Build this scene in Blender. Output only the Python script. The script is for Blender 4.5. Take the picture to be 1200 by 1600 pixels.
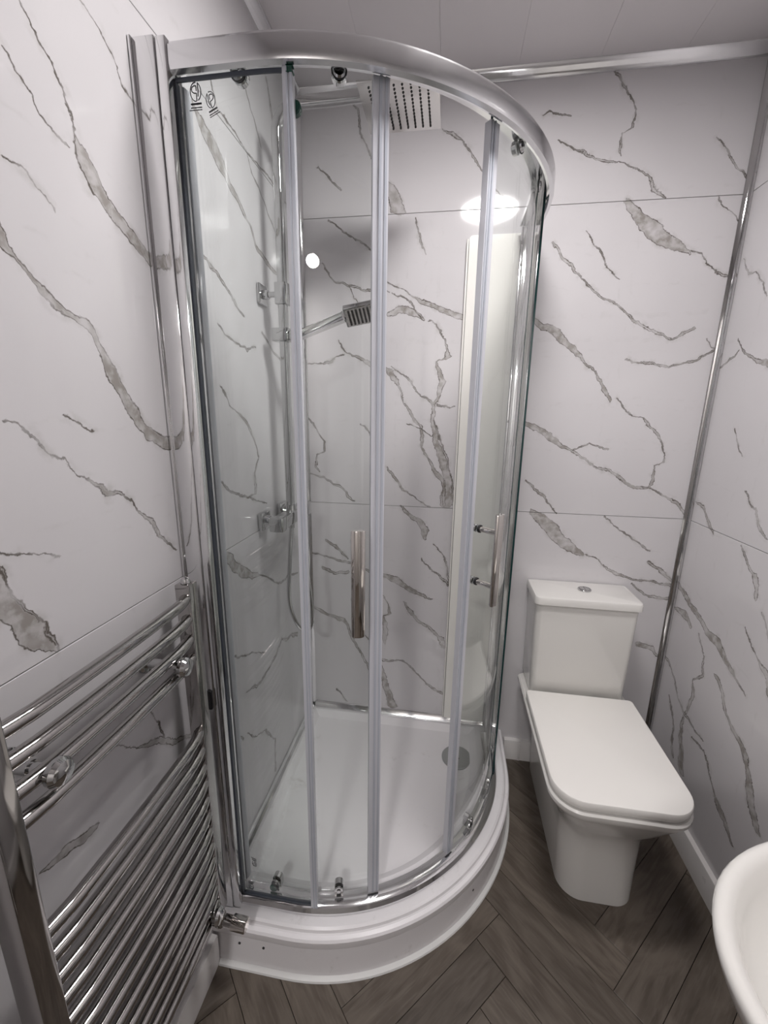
import bpy, bmesh, math, random
from mathutils import Vector, Matrix

random.seed(7)
scene = bpy.context.scene
for o in list(bpy.data.objects):
    bpy.data.objects.remove(o)
COL = scene.collection

# ------------------------------------------------------------------ camera
CAM = Vector((0.57835, -1.64336, 1.5))
YAW, PITCH, ROLL, FPX = 0.149435, -0.230993, 0.014131, 646.17
cam_data = bpy.data.cameras.new('camera')
cam_data.sensor_fit = 'HORIZONTAL'
cam_data.sensor_width = 36.0
cam_data.lens = FPX / 1200.0 * 36.0
cam_data.clip_start = 0.02
cam = bpy.data.objects.new('camera', cam_data)
COL.objects.link(cam)
_f = Vector((-math.sin(YAW) * math.cos(PITCH), math.cos(YAW) * math.cos(PITCH), math.sin(PITCH)))
_r = Vector((math.cos(YAW), math.sin(YAW), 0))
_u = _r.cross(_f)
_R = _r * math.cos(ROLL) + _u * math.sin(ROLL)
_U = _u * math.cos(ROLL) - _r * math.sin(ROLL)
cam.matrix_world = Matrix(((_R.x, _U.x, -_f.x, CAM.x), (_R.y, _U.y, -_f.y, CAM.y), (_R.z, _U.z, -_f.z, CAM.z), (0, 0, 0, 1)))
scene.camera = cam

# ------------------------------------------------------------------ light and exposure
LAMPS = ((0.730, -0.790), (0.343, -3.065))   # two ceiling lights: above the enclosure's front, and far behind the camera
LAMP_STRENGTH, HALL_STRENGTH = 86.0, 165.0
LAMP_COLOR = (1.0, 0.965, 0.955, 1)
world = bpy.data.worlds.new('world')
world.use_nodes = True
world.node_tree.nodes['Background'].inputs[0].default_value = (0.5, 0.5, 0.52, 1)
world.node_tree.nodes['Background'].inputs[1].default_value = 0.05
scene.world = world
vs = scene.view_settings
scene.display_settings.display_device = 'sRGB'
vs.view_transform = 'Standard'
vs.look = 'None'
vs.exposure = 0.0
vs.gamma = 1.0
vs.use_curve_mapping = False

cy = scene.cycles
cy.max_bounces, cy.diffuse_bounces, cy.glossy_bounces, cy.transmission_bounces, cy.transparent_max_bounces = 8, 3, 4, 4, 12
cy.caustics_reflective = False
cy.caustics_refractive = False
cy.adaptive_threshold = 0.06

# ------------------------------------------------------------------ room dimensions (metres)
W = 1.474          # right wall
ZC = 2.568         # ceiling
SEAM_A, SEAM_B = 2.1884, 1.1374
YR = -3.60         # end of the hall behind the doorway
YD = -2.0          # added doorway wall behind the camera, its header blocks a lamp reflection

# marble veins printed on the wall panels: (running axis, [(along, across, half width)])
VEINS_LEFT = [
('z', [(1.7695, -0.8142, 0.0142), (1.7845, -0.8479, 0.0155), (1.802, -0.883, 0.0136), (1.8243, -0.918, 0.0129), (1.8345, -0.9408, 0.0157), (1.8504, -0.9598, 0.0175), (1.8713, -0.9741, 0.0123), (1.8956, -0.9824, 0.0045), (1.9043, -0.9876, 0.0014), (1.9395, -0.9931, 0.0014), (1.9592, -0.9989, 0.0014), (1.9841, -1.0122, 0.0015), (2.0031, -1.0337, 0.0011), (2.0203, -1.046, 0.0011)]),
('u', [(-1.0863, 1.9472, 0.0007), (-1.0652, 1.9315, 0.0008), (-1.0469, 1.9178, 0.0008), (-1.0253, 1.8973, 0.0011), (-1.0088, 1.8878, 0.0014), (-0.9971, 1.8821, 0.0021)]),
('u', [(-0.9449, 2.0982, 0.0011), (-0.9253, 2.0919, 0.0012), (-0.9011, 2.0827, 0.0013), (-0.8791, 2.0725, 0.0014), (-0.8699, 2.045, 0.0014), (-0.8453, 2.0328, 0.0014), (-0.821, 2.0163, 0.0015)]),
('u', [(-1.11, 1.8221, 0.0005), (-1.0824, 1.8128, 0.0006), (-1.0609, 1.7981, 0.0006), (-1.0423, 1.7833, 0.0007)]),
('u', [(-1.1436, 1.7447, 0.0119), (-1.129, 1.7223, 0.0112), (-1.1219, 1.7096, 0.0073), (-1.1127, 1.6923, 0.0032), (-1.095, 1.6742, 0.0045), (-1.0749, 1.6599, 0.0057), (-1.0615, 1.6504, 0.0068), (-1.0311, 1.6384, 0.0069), (-1.0078, 1.629, 0.0107), (-0.997, 1.6045, 0.0098), (-0.9892, 1.5815, 0.0099), (-0.9689, 1.5554, 0.0146), (-0.9516, 1.5272, 0.0122), (-0.9343, 1.4902, 0.0109), (-0.9089, 1.4612, 0.0126), (-0.8502, 1.4393, 0.011), (-0.7665, 1.4199, 0.0089)]),
('u', [(-1.1735, 1.4883, 0.0006), (-1.1495, 1.483, 0.0007), (-1.1332, 1.4695, 0.0019), (-1.1196, 1.4499, 0.002), (-1.1072, 1.4349, 0.0008), (-1.0891, 1.4294, 0.0007), (-1.0817, 1.4147, 0.0008), (-1.0714, 1.3951, 0.0008), (-1.0584, 1.3869, 0.0011), (-1.0412, 1.3767, 0.0033), (-1.0192, 1.3641, 0.0056), (-0.9864, 1.3511, 0.0024), (-0.9606, 1.3352, 0.0013), (-0.9404, 1.3043, 0.0043), (-0.9132, 1.2699, 0.0045), (-0.8896, 1.2341, 0.003), (-0.8605, 1.2047, 0.0015)]),
('u', [(-1.2059, 1.3176, 0.0007), (-1.1718, 1.3073, 0.0005), (-1.1281, 1.2868, 0.0005)]),
('z', [(1.1423, -1.1545, 0.0017), (1.1653, -1.1732, 0.0161), (1.1935, -1.1903, 0.0199), (1.2248, -1.2068, 0.0176), (1.2554, -1.2178, 0.0192), (1.2989, -1.2253, 0.0208)]),
('z', [(1.1541, -1.1577, 0.0009), (1.204, -1.174, 0.0008), (1.2314, -1.1887, 0.0008), (1.2656, -1.2008, 0.0008), (1.2984, -1.2096, 0.0008)]),
('u', [(-1.0899, 0.9101, 0.0007), (-1.0318, 0.8545, 0.0009), (-0.9915, 0.8305, 0.0075), (-0.9367, 0.7833, 0.008), (-0.872, 0.7366, 0.003)]),
('z', [(0.817, -0.9636, 0.0027), (0.8647, -0.98, 0.0013), (0.9134, -1.0004, 0.0007)]),
('u', [(-1.2414, 0.8189, 0.0026), (-1.2045, 0.8081, 0.011), (-1.1682, 0.7943, 0.009), (-1.1423, 0.7907, 0.0034)]),
('u', [(-1.0808, 1.4867, 0.0005), (-1.0544, 1.4766, 0.0005), (-1.034, 1.4679, 0.0006)]),
('u', [(-0.6541, 2.147, 0.0061), (-0.6443, 2.1356, 0.0059), (-0.6172, 2.1215, 0.0174), (-0.5983, 2.1111, 0.0202), (-0.5678, 2.0982, 0.0225), (-0.5316, 2.0874, 0.0164), (-0.4984, 2.0574, 0.0104), (-0.4508, 2.0345, 0.0067), (-0.4054, 2.0145, 0.004), (-0.3636, 1.9649, 0.0078), (-0.3079, 1.9544, 0.0058), (-0.1845, 1.9365, 0.0063)]),
('u', [(-0.5751, 2.2496, 0.0025), (-0.5586, 2.2175, 0.0025), (-0.5396, 2.195, 0.0019), (-0.4625, 2.1992, 0.0019), (-0.3944, 2.1855, 0.0019), (-0.3006, 2.1971, 0.002), (-0.1727, 2.1886, 0.0024)]),
('z', [(2.2498, -0.3069, 0.0036), (2.2828, -0.3315, 0.0035), (2.3194, -0.3656, 0.0034), (2.357, -0.3899, 0.0033)]),
('u', [(-0.3944, 2.1855, 0.0032), (-0.3789, 2.1585, 0.003), (-0.3217, 2.1302, 0.0031), (-0.2684, 2.0911, 0.0034), (-0.2235, 2.0591, 0.0035)]),
('z', [(2.3016, -0.1602, 0.0063), (2.3546, -0.1896, 0.0061), (2.4066, -0.2216, 0.0059), (2.4617, -0.2465, 0.0057)]),
('u', [(-0.6835, 1.8798, 0.0041), (-0.6688, 1.8633, 0.0039), (-0.633, 1.842, 0.0036), (-0.57, 1.8185, 0.0039), (-0.5253, 1.7926, 0.0035), (-0.4692, 1.7607, 0.0031)]),
('u', [(-0.6161, 1.7075, 0.0022), (-0.5726, 1.6897, 0.003), (-0.4692, 1.675, 0.0028), (-0.4071, 1.6876, 0.0018)]),
('z', [(1.2509, -0.5172, 0.0023), (1.2608, -0.4656, 0.0063), (1.3197, -0.4624, 0.0042), (1.3428, -0.442, 0.0055), (1.3707, -0.4252, 0.0028), (1.4601, -0.4897, 0.0058), (1.4962, -0.5307, 0.0037), (1.5127, -0.5811, 0.0021), (1.5701, -0.624, 0.002)]),
('u', [(-0.6858, 1.3305, 0.0026), (-0.627, 1.3042, 0.0028), (-0.5172, 1.2509, 0.0029), (-0.3877, 1.2145, 0.0015)]),
('u', [(-0.3569, 1.7393, 0.0035), (-0.2904, 1.699, 0.0034), (-0.2135, 1.6728, 0.0032)]),
('u', [(-0.6825, 1.1426, 0.0078), (-0.6232, 1.0851, 0.0184), (-0.5907, 1.0535, 0.0191), (-0.5154, 1.0077, 0.0117), (-0.4635, 0.9892, 0.0042)]),
('u', [(-0.4635, 0.9892, 0.0017), (-0.3437, 0.9127, 0.0034), (-0.1356, 0.8676, 0.0029)]),
('u', [(-0.7006, 0.8559, 0.0016), (-0.6363, 0.8016, 0.0027), (-0.5471, 0.7613, 0.002), (-0.4587, 0.7092, 0.0021)]),
('u', [(-0.6035, 0.6591, 0.002), (-0.5314, 0.6347, 0.0049), (-0.4418, 0.6342, 0.0043), (-0.3858, 0.6438, 0.0054), (-0.3231, 0.6765, 0.0034), (-0.1608, 0.6061, 0.0084)]),
('z', [(0.2023, -0.4305, 0.0057), (0.3276, -0.422, 0.004), (0.4297, -0.4926, 0.0029), (0.4602, -0.5628, 0.0016), (0.5212, -0.6132, 0.0014)]),
('z', [(0.5213, -0.6425, 0.0036), (0.5588, -0.6694, 0.0052), (0.6019, -0.7012, 0.0033)]),
]
VEINS_BACK = [
('z', [(2.1946, 0.3704, 0.0282), (2.2368, 0.3515, 0.0194), (2.2766, 0.3327, 0.0126), (2.3148, 0.3052, 0.0041), (2.3468, 0.2801, 0.0031), (2.3936, 0.2573, 0.0025), (2.4403, 0.2303, 0.0026), (2.5033, 0.2214, 0.0032), (2.5401, 0.1904, 0.002)]),
('z', [(2.271, 0.1563, 0.0032), (2.3205, 0.115, 0.0025), (2.3539, 0.0783, 0.0017)]),
('u', [(0.1127, 2.1872, 0.0021), (0.1409, 2.1635, 0.0021), (0.1762, 2.1312, 0.0025), (0.2518, 2.0889, 0.0021), (0.2895, 2.0647, 0.0021)]),
('u', [(0.088, 2.0384, 0.0023), (0.136, 1.9811, 0.0023), (0.1749, 1.9627, 0.0043), (0.2978, 1.9463, 0.0039), (0.3479, 1.9343, 0.0026)]),
('z', [(1.8672, 0.2356, 0.0017), (1.9116, 0.2136, 0.0017), (1.9623, 0.187, 0.0016)]),
('u', [(0.5112, 2.4291, 0.0018), (0.5458, 2.4122, 0.0045), (0.5806, 2.3899, 0.0018), (0.6055, 2.3591, 0.0028), (0.6287, 2.3247, 0.0038), (0.661, 2.2802, 0.0019), (0.7311, 2.2125, 0.0019)]),
('u', [(0.2949, 1.9996, 0.0021), (0.3545, 1.9618, 0.0021), (0.3973, 1.9394, 0.0021), (0.4305, 1.9214, 0.0043), (0.4921, 1.89, 0.0085), (0.537, 1.8677, 0.0106), (0.6112, 1.8512, 0.0127)]),
('u', [(0.3552, 1.9276, 0.0017), (0.3932, 1.916, 0.0021), (0.4314, 1.8914, 0.0026), (0.4611, 1.8453, 0.0018)]),
('u', [(0.3323, 1.8696, 0.0067), (0.368, 1.8798, 0.011), (0.3988, 1.8792, 0.013), (0.4439, 1.8674, 0.0108), (0.4683, 1.8409, 0.0044)]),
('u', [(0.0184, 1.6863, 0.0024), (0.0574, 1.6885, 0.0024), (0.1169, 1.7001, 0.0035), (0.1298, 1.7117, 0.0024), (0.1655, 1.7254, 0.0019)]),
('z', [(1.1479, 0.5803, 0.0051), (1.2075, 0.5699, 0.0051), (1.2484, 0.5604, 0.0076), (1.2908, 0.5309, 0.0075), (1.3356, 0.5115, 0.0025), (1.3477, 0.4934, 0.005), (1.3822, 0.4746, 0.005), (1.4121, 0.4836, 0.0085), (1.456, 0.4721, 0.0049), (1.4727, 0.4492, 0.0074), (1.5231, 0.4253, 0.0049), (1.5468, 0.3999, 0.0025), (1.6012, 0.3837, 0.0037), (1.6294, 0.3634, 0.0097), (1.6667, 0.3405, 0.0094), (1.6831, 0.2883, 0.0117), (1.7041, 0.2408, 0.007), (1.7205, 0.2057, 0.0035), (1.737, 0.1681, 0.0024), (1.7695, 0.1457, 0.002)]),
('u', [(0.3452, 1.6783, 0.0014), (0.4274, 1.6225, 0.0035), (0.4681, 1.5734, 0.0024), (0.5108, 1.5407, 0.0047)]),
('z', [(1.536, 0.5158, 0.0049), (1.5645, 0.5365, 0.0073), (1.6228, 0.5459, 0.0105), (1.6618, 0.5274, 0.007), (1.6937, 0.5213, 0.0024), (1.7092, 0.5631, 0.0094), (1.7339, 0.5619, 0.0046), (1.7717, 0.5508, 0.0023), (1.8226, 0.5158, 0.0022), (1.834, 0.4873, 0.0022)]),
('z', [(1.1481, 0.5854, 0.0229), (1.1953, 0.5881, 0.0278), (1.2568, 0.5801, 0.0175), (1.327, 0.5594, 0.0149), (1.4009, 0.5337, 0.0099), (1.4689, 0.5161, 0.0074), (1.536, 0.5158, 0.0073)]),
('z', [(1.1959, 0.6033, 0.002), (1.2625, 0.5974, 0.002), (1.3375, 0.5763, 0.002), (1.4134, 0.5431, 0.002), (1.4811, 0.523, 0.0019)]),
('z', [(1.2669, 0.0554, 0.0028), (1.2852, 0.0476, 0.005), (1.3353, 0.0516, 0.0026), (1.3544, 0.0845, 0.0039), (1.3956, 0.0826, 0.0027), (1.4833, 0.0204, 0.0021)]),
('u', [(0.014, 1.2602, 0.0027), (0.0987, 1.2391, 0.0027), (0.1473, 1.2089, 0.005), (0.1797, 1.1671, 0.0056), (0.204, 1.1493, 0.0028)]),
('u', [(0.2309, 1.4567, 0.0025), (0.2595, 1.4423, 0.0031), (0.2777, 1.4126, 0.0021)]),
('u', [(0.3362, 1.2946, 0.0026), (0.3786, 1.2494, 0.0063), (0.4028, 1.2138, 0.0053), (0.4531, 1.179, 0.0021), (0.5138, 1.1448, 0.0026)]),
('u', [(0.4144, 1.4648, 0.0015), (0.4801, 1.4391, 0.0015), (0.518, 1.4227, 0.0015)]),
('u', [(0.5279, 1.5385, 0.0019), (0.5644, 1.5341, 0.0024), (0.6006, 1.5322, 0.0019)]),
('z', [(1.0066, 0.5059, 0.0053), (1.0447, 0.5019, 0.0159), (1.0758, 0.4746, 0.0135), (1.1059, 0.4291, 0.0081), (1.1422, 0.4019, 0.0027)]),
('z', [(0.805, 0.6045, 0.0037), (0.8705, 0.6013, 0.0042), (0.9227, 0.583, 0.0027), (0.9838, 0.5384, 0.0022)]),
('u', [(0.4906, 0.9164, 0.0019), (0.5573, 0.8473, 0.0028), (0.6042, 0.8107, 0.0045)]),
('u', [(0.0184, 0.9108, 0.003), (0.1042, 0.896, 0.0039), (0.1835, 0.8752, 0.0042), (0.2762, 0.8468, 0.0053), (0.3349, 0.8248, 0.0089), (0.3876, 0.8142, 0.0148), (0.438, 0.7772, 0.0118), (0.5429, 0.7388, 0.0018)]),
('u', [(0.0856, 0.9758, 0.0059), (0.1249, 0.9524, 0.0059), (0.178, 0.8952, 0.003)]),
('u', [(0.0632, 0.852, 0.0061), (0.1174, 0.8203, 0.0045), (0.1776, 0.8337, 0.0087)]),
('z', [(0.3227, 0.2736, 0.0042), (0.3975, 0.2643, 0.0062), (0.4708, 0.2227, 0.0031), (0.577, 0.1701, 0.0063), (0.6082, 0.1351, 0.0129), (0.6332, 0.0675, 0.0097), (0.672, 0.0119, 0.0032)]),
('z', [(0.5118, 0.3392, 0.0086), (0.5564, 0.3444, 0.0115), (0.5932, 0.3381, 0.0116), (0.6419, 0.3317, 0.0028), (0.66, 0.3626, 0.0083), (0.7019, 0.3563, 0.0023), (0.7417, 0.3304, 0.0024)]),
('z', [(0.5116, 0.6048, 0.0113), (0.5655, 0.5886, 0.0099), (0.5922, 0.5488, 0.0061), (0.6292, 0.4893, 0.006), (0.6689, 0.4603, 0.0088), (0.7134, 0.4203, 0.003)]),
('u', [(0.3347, 0.4217, 0.0048), (0.4359, 0.4299, 0.0032), (0.4773, 0.3863, 0.0038), (0.531, 0.3244, 0.0032), (0.6067, 0.288, 0.0079)]),
('z', [(0.1886, 0.3856, 0.0188), (0.2341, 0.3699, 0.0155), (0.3309, 0.3418, 0.0122), (0.4042, 0.3232, 0.006)]),
('u', [(0.1156, 0.2458, 0.0024), (0.1736, 0.1914, 0.0024)]),
('z', [(0.5113, 0.2725, 0.0022), (0.5609, 0.2315, 0.0022)]),
('z', [(2.0579, 0.4674, 0.0013), (2.1033, 0.4476, 0.0044), (2.1681, 0.4275, 0.0017)]),
('z', [(2.3134, 1.0826, 0.0018), (2.3313, 1.0744, 0.0038), (2.3761, 1.0759, 0.0024), (2.3892, 1.108, 0.0032), (2.4278, 1.11, 0.0018), (2.4802, 1.0785, 0.002), (2.5251, 1.052, 0.0032), (2.5456, 1.0215, 0.0015)]),
('u', [(0.8854, 2.3705, 0.0017), (0.9582, 2.3338, 0.0025), (1.0079, 2.3094, 0.0034), (1.0416, 2.3037, 0.0042), (1.0767, 2.2997, 0.0017), (1.1353, 2.2767, 0.0023), (1.171, 2.2533, 0.004), (1.1985, 2.2215, 0.005), (1.2359, 2.1873, 0.0017)]),
('u', [(0.8326, 2.4439, 0.002), (0.851, 2.4563, 0.0017), (0.9133, 2.4378, 0.0033)]),
('z', [(2.2236, 1.4666, 0.0011), (2.2585, 1.4278, 0.0038), (2.2997, 1.3951, 0.0028), (2.3432, 1.3496, 0.0015)]),
('u', [(1.1139, 2.1829, 0.0103), (1.1542, 2.1443, 0.0173), (1.1987, 2.1053, 0.0225), (1.2497, 2.0752, 0.0226), (1.2919, 2.051, 0.0138), (1.329, 2.0234, 0.0034)]),
('u', [(1.3271, 2.0347, 0.0014), (1.3686, 2.0256, 0.0014), (1.4107, 1.9696, 0.0017), (1.442, 1.9534, 0.0043), (1.4674, 1.9489, 0.0018)]),
('u', [(1.3844, 2.1793, 0.0026), (1.3935, 2.1593, 0.0019), (1.4298, 2.1415, 0.0016), (1.4662, 2.1129, 0.0016)]),
('z', [(1.9573, 1.1288, 0.0009), (1.9979, 1.081, 0.0022), (2.0493, 1.0502, 0.0022), (2.1029, 1.0012, 0.0009)]),
('u', [(0.8939, 2.0729, 0.0028), (0.9541, 2.0141, 0.0057), (1.0015, 1.9612, 0.0023), (1.0674, 1.9114, 0.0038), (1.1214, 1.8759, 0.0028), (1.2097, 1.8134, 0.0038), (1.2817, 1.7797, 0.0046), (1.3148, 1.7608, 0.0027)]),
('u', [(1.3148, 1.7608, 0.0022), (1.346, 1.7788, 0.0065), (1.3798, 1.7905, 0.0043)]),
('u', [(0.8598, 1.8339, 0.0101), (0.888, 1.8124, 0.0101), (0.9407, 1.7842, 0.0162), (1.0045, 1.7325, 0.0121), (1.0357, 1.7044, 0.004), (1.0781, 1.6546, 0.0028), (1.1115, 1.611, 0.0082), (1.1451, 1.5671, 0.0062)]),
('z', [(1.2481, 1.3199, 0.0024), (1.2628, 1.3286, 0.0054), (1.3267, 1.3277, 0.0023), (1.3441, 1.3595, 0.0038), (1.3742, 1.3591, 0.0016), (1.4641, 1.3027, 0.0041), (1.4928, 1.2709, 0.0029), (1.5033, 1.2267, 0.0017), (1.5739, 1.1657, 0.002)]),
('u', [(0.8584, 1.4793, 0.009), (0.89, 1.4611, 0.0113), (0.9551, 1.4272, 0.0113), (1.0451, 1.3726, 0.0045), (1.1013, 1.3362, 0.0023), (1.1725, 1.305, 0.0045), (1.2684, 1.2533, 0.0069), (1.3199, 1.2481, 0.0023), (1.3821, 1.2266, 0.0027), (1.4306, 1.195, 0.0064), (1.4635, 1.1529, 0.0064)]),
('u', [(1.044, 1.3821, 0.0024), (1.0928, 1.4068, 0.0023), (1.1618, 1.3875, 0.0041)]),
('u', [(1.1771, 1.7079, 0.002), (1.2432, 1.6822, 0.0037), (1.3263, 1.6756, 0.003), (1.3963, 1.6921, 0.0044), (1.4447, 1.7227, 0.0022), (1.4633, 1.7287, 0.0021)]),
('u', [(1.4231, 1.7677, 0.0018), (1.4429, 1.733, 0.0018), (1.4684, 1.7226, 0.0019)]),
('u', [(0.8823, 1.2629, 0.0024), (0.9466, 1.208, 0.0043), (0.9815, 1.1667, 0.0024), (1.0081, 1.1375, 0.0019)]),
('u', [(0.9084, 1.1325, 0.0099), (0.9646, 1.0967, 0.0221), (1.0093, 1.0576, 0.027), (1.0615, 1.0162, 0.0223), (1.1279, 0.9757, 0.005)]),
('u', [(1.1373, 0.9763, 0.0021), (1.1687, 0.9705, 0.002), (1.2047, 0.9279, 0.0024), (1.2477, 0.9044, 0.0062), (1.3123, 0.8932, 0.0037), (1.4062, 0.8818, 0.0036), (1.4676, 0.8681, 0.0051)]),
('u', [(1.1835, 1.1312, 0.0032), (1.2147, 1.1025, 0.0019), (1.2895, 1.0559, 0.0024), (1.3643, 1.0094, 0.0024)]),
('u', [(1.3617, 0.9653, 0.0035), (1.413, 0.9271, 0.007), (1.466, 0.8785, 0.0046)]),
('u', [(1.3149, 0.8747, 0.0024), (1.3843, 0.8129, 0.0062), (1.4609, 0.8248, 0.0054)]),
('u', [(1.3684, 0.6133, 0.0112), (1.4298, 0.6025, 0.0106), (1.4564, 0.568, 0.0034)]),
]
VEINS_RIGHT = [
('z', [(2.23, -0.22, 0.001), (2.33, -0.3, 0.0025), (2.42, -0.34, 0.001), (2.52, -0.47, 0.0015)]),
('u', [(-0.3114, 1.6134, 0.011), (-0.2401, 1.6545, 0.0115), (-0.1725, 1.6803, 0.0043), (-0.1084, 1.7131, 0.0019), (-0.084, 1.7434, 0.0018)]),
('u', [(-0.101, 1.7084, 0.0023), (-0.0706, 1.6873, 0.0033), (-0.0171, 1.6692, 0.0027)]),
('u', [(-0.148, 1.1265, 0.003), (-0.1196, 1.1481, 0.0077), (-0.0772, 1.1995, 0.0071), (-0.0219, 1.2135, 0.0026)]),
('u', [(-0.3863, 1.1756, 0.0021), (-0.346, 1.2019, 0.0068), (-0.315, 1.2439, 0.0027), (-0.2562, 1.2845, 0.0023)]),
('z', [(0.9985, -0.3958, 0.005), (1.0611, -0.3713, 0.011), (1.085, -0.3292, 0.005), (1.1258, -0.2884, 0.0026)]),
('u', [(-0.4348, 0.7182, 0.0014), (-0.33, 0.763, 0.0091), (-0.2824, 0.7909, 0.0182), (-0.2103, 0.8089, 0.0124), (-0.114, 0.843, 0.0102), (-0.0128, 0.8871, 0.0073)]),
('u', [(-0.138, 0.7696, 0.0075), (-0.0901, 0.8007, 0.0167), (-0.0194, 0.7974, 0.0059)]),
('z', [(0.2493, -0.2417, 0.0172), (0.2991, -0.2209, 0.0167), (0.3812, -0.1981, 0.01), (0.4531, -0.1959, 0.0047), (0.4839, -0.2109, 0.0073), (0.552, -0.2211, 0.0088), (0.5999, -0.2054, 0.0029), (0.6469, -0.2441, 0.0066), (0.7139, -0.2299, 0.0029), (0.7707, -0.1852, 0.003)]),
('u', [(-0.3163, 0.4457, 0.002), (-0.2666, 0.4483, 0.0035), (-0.1856, 0.4584, 0.0043), (-0.1064, 0.5359, 0.0036), (-0.012, 0.586, 0.0055)]),
('u', [(-0.5194, 0.2666, 0.0035), (-0.4781, 0.2939, 0.0109), (-0.4194, 0.3186, 0.0057), (-0.384, 0.3665, 0.0038), (-0.3265, 0.4142, 0.003), (-0.2542, 0.4139, 0.0027)]),
('z', [(0.3919, -0.5849, 0.0141), (0.4445, -0.546, 0.0112), (0.4899, -0.5242, 0.0139), (0.5321, -0.4979, 0.0085), (0.5606, -0.4837, 0.0091), (0.5854, -0.434, 0.0093), (0.6118, -0.3777, 0.0066), (0.6525, -0.3555, 0.0066), (0.6943, -0.3131, 0.0102)]),
('u', [(-0.5405, 0.7457, 0.0121), (-0.5015, 0.7978, 0.0123), (-0.4841, 0.8236, 0.0075), (-0.4461, 0.8431, 0.0021), (-0.3783, 0.9001, 0.0019)]),
('z', [(0.8881, -0.4927, 0.0023), (0.9214, -0.4638, 0.0024), (0.9713, -0.4293, 0.0024)]),
('z', [(0.257, -0.1854, 0.0048), (0.3021, -0.1564, 0.0072), (0.3737, -0.1465, 0.0046), (0.4547, -0.0909, 0.0049)]),
('u', [(-0.1703, 1.8587, 0.0019), (-0.1294, 1.9164, 0.0018), (-0.1017, 1.9368, 0.0016), (-0.0703, 1.9481, 0.0034), (-0.0295, 1.9953, 0.0016)]),
('z', [(1.3943, -0.2106, 0.002), (1.4333, -0.1778, 0.0026), (1.4719, -0.1537, 0.0016)]),
]

# ------------------------------------------------------------------ materials
def new_mat(name):
    m = bpy.data.materials.new(name)
    m.use_nodes = True
    return m, m.node_tree.nodes, m.node_tree.links

def simple(name, col, rough=0.5, metal=0.0, spec=0.5, coat=0.0, noise=0.0, nscale=20.0, trans=0.0):
    m, n, l = new_mat(name)
    b = n['Principled BSDF']
    b.inputs['Base Color'].default_value = (*col, 1)
    b.inputs['Roughness'].default_value = rough
    b.inputs['Metallic'].default_value = metal
    b.inputs['Specular IOR Level'].default_value = spec
    b.inputs['Coat Weight'].default_value = coat
    b.inputs['Transmission Weight'].default_value = trans
    if noise > 0:
        geo = n.new('ShaderNodeNewGeometry')
        t = n.new('ShaderNodeTexNoise')
        t.inputs['Scale'].default_value = nscale
        t.inputs['Detail'].default_value = 4
        l.new(geo.outputs['Position'], t.inputs['Vector'])
        r = n.new('ShaderNodeMapRange')
        r.inputs['To Min'].default_value = rough * (1 - noise)
        r.inputs['To Max'].default_value = rough * (1 + noise)
        l.new(t.outputs['Fac'], r.inputs['Value'])
        l.new(r.outputs['Result'], b.inputs['Roughness'])
    return m

def math_node(n, l, op, a, b=None, c=None):
    x = n.new('ShaderNodeMath')
    x.operation = op
    for i, v in enumerate((a, b, c)):
        if v is None:
            continue
        if isinstance(v, (int, float)):
            x.inputs[i].default_value = v
        else:
            l.new(v, x.inputs[i])
    return x.outputs[0]

def smooth(n, l, val, lo, hi, to0, to1):
    r = n.new('ShaderNodeMapRange')
    r.interpolation_type = 'SMOOTHSTEP'
    r.inputs['From Min'].default_value = lo
    r.inputs['From Max'].default_value = hi
    r.inputs['To Min'].default_value = to0
    r.inputs['To Max'].default_value = to1
    l.new(val, r.inputs['Value'])
    return r.outputs['Result']

def mix_rgb(n, l, fac, a, b):
    x = n.new('ShaderNodeMix')
    x.data_type = 'RGBA'
    if isinstance(fac, float):
        x.inputs[0].default_value = fac
    else:
        l.new(fac, x.inputs[0])
    for i, v in ((6, a), (7, b)):
        if isinstance(v, tuple):
            x.inputs[i].default_value = (*v, 1)
        else:
            l.new(v, x.inputs[i])
    return x.outputs[2]

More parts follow.
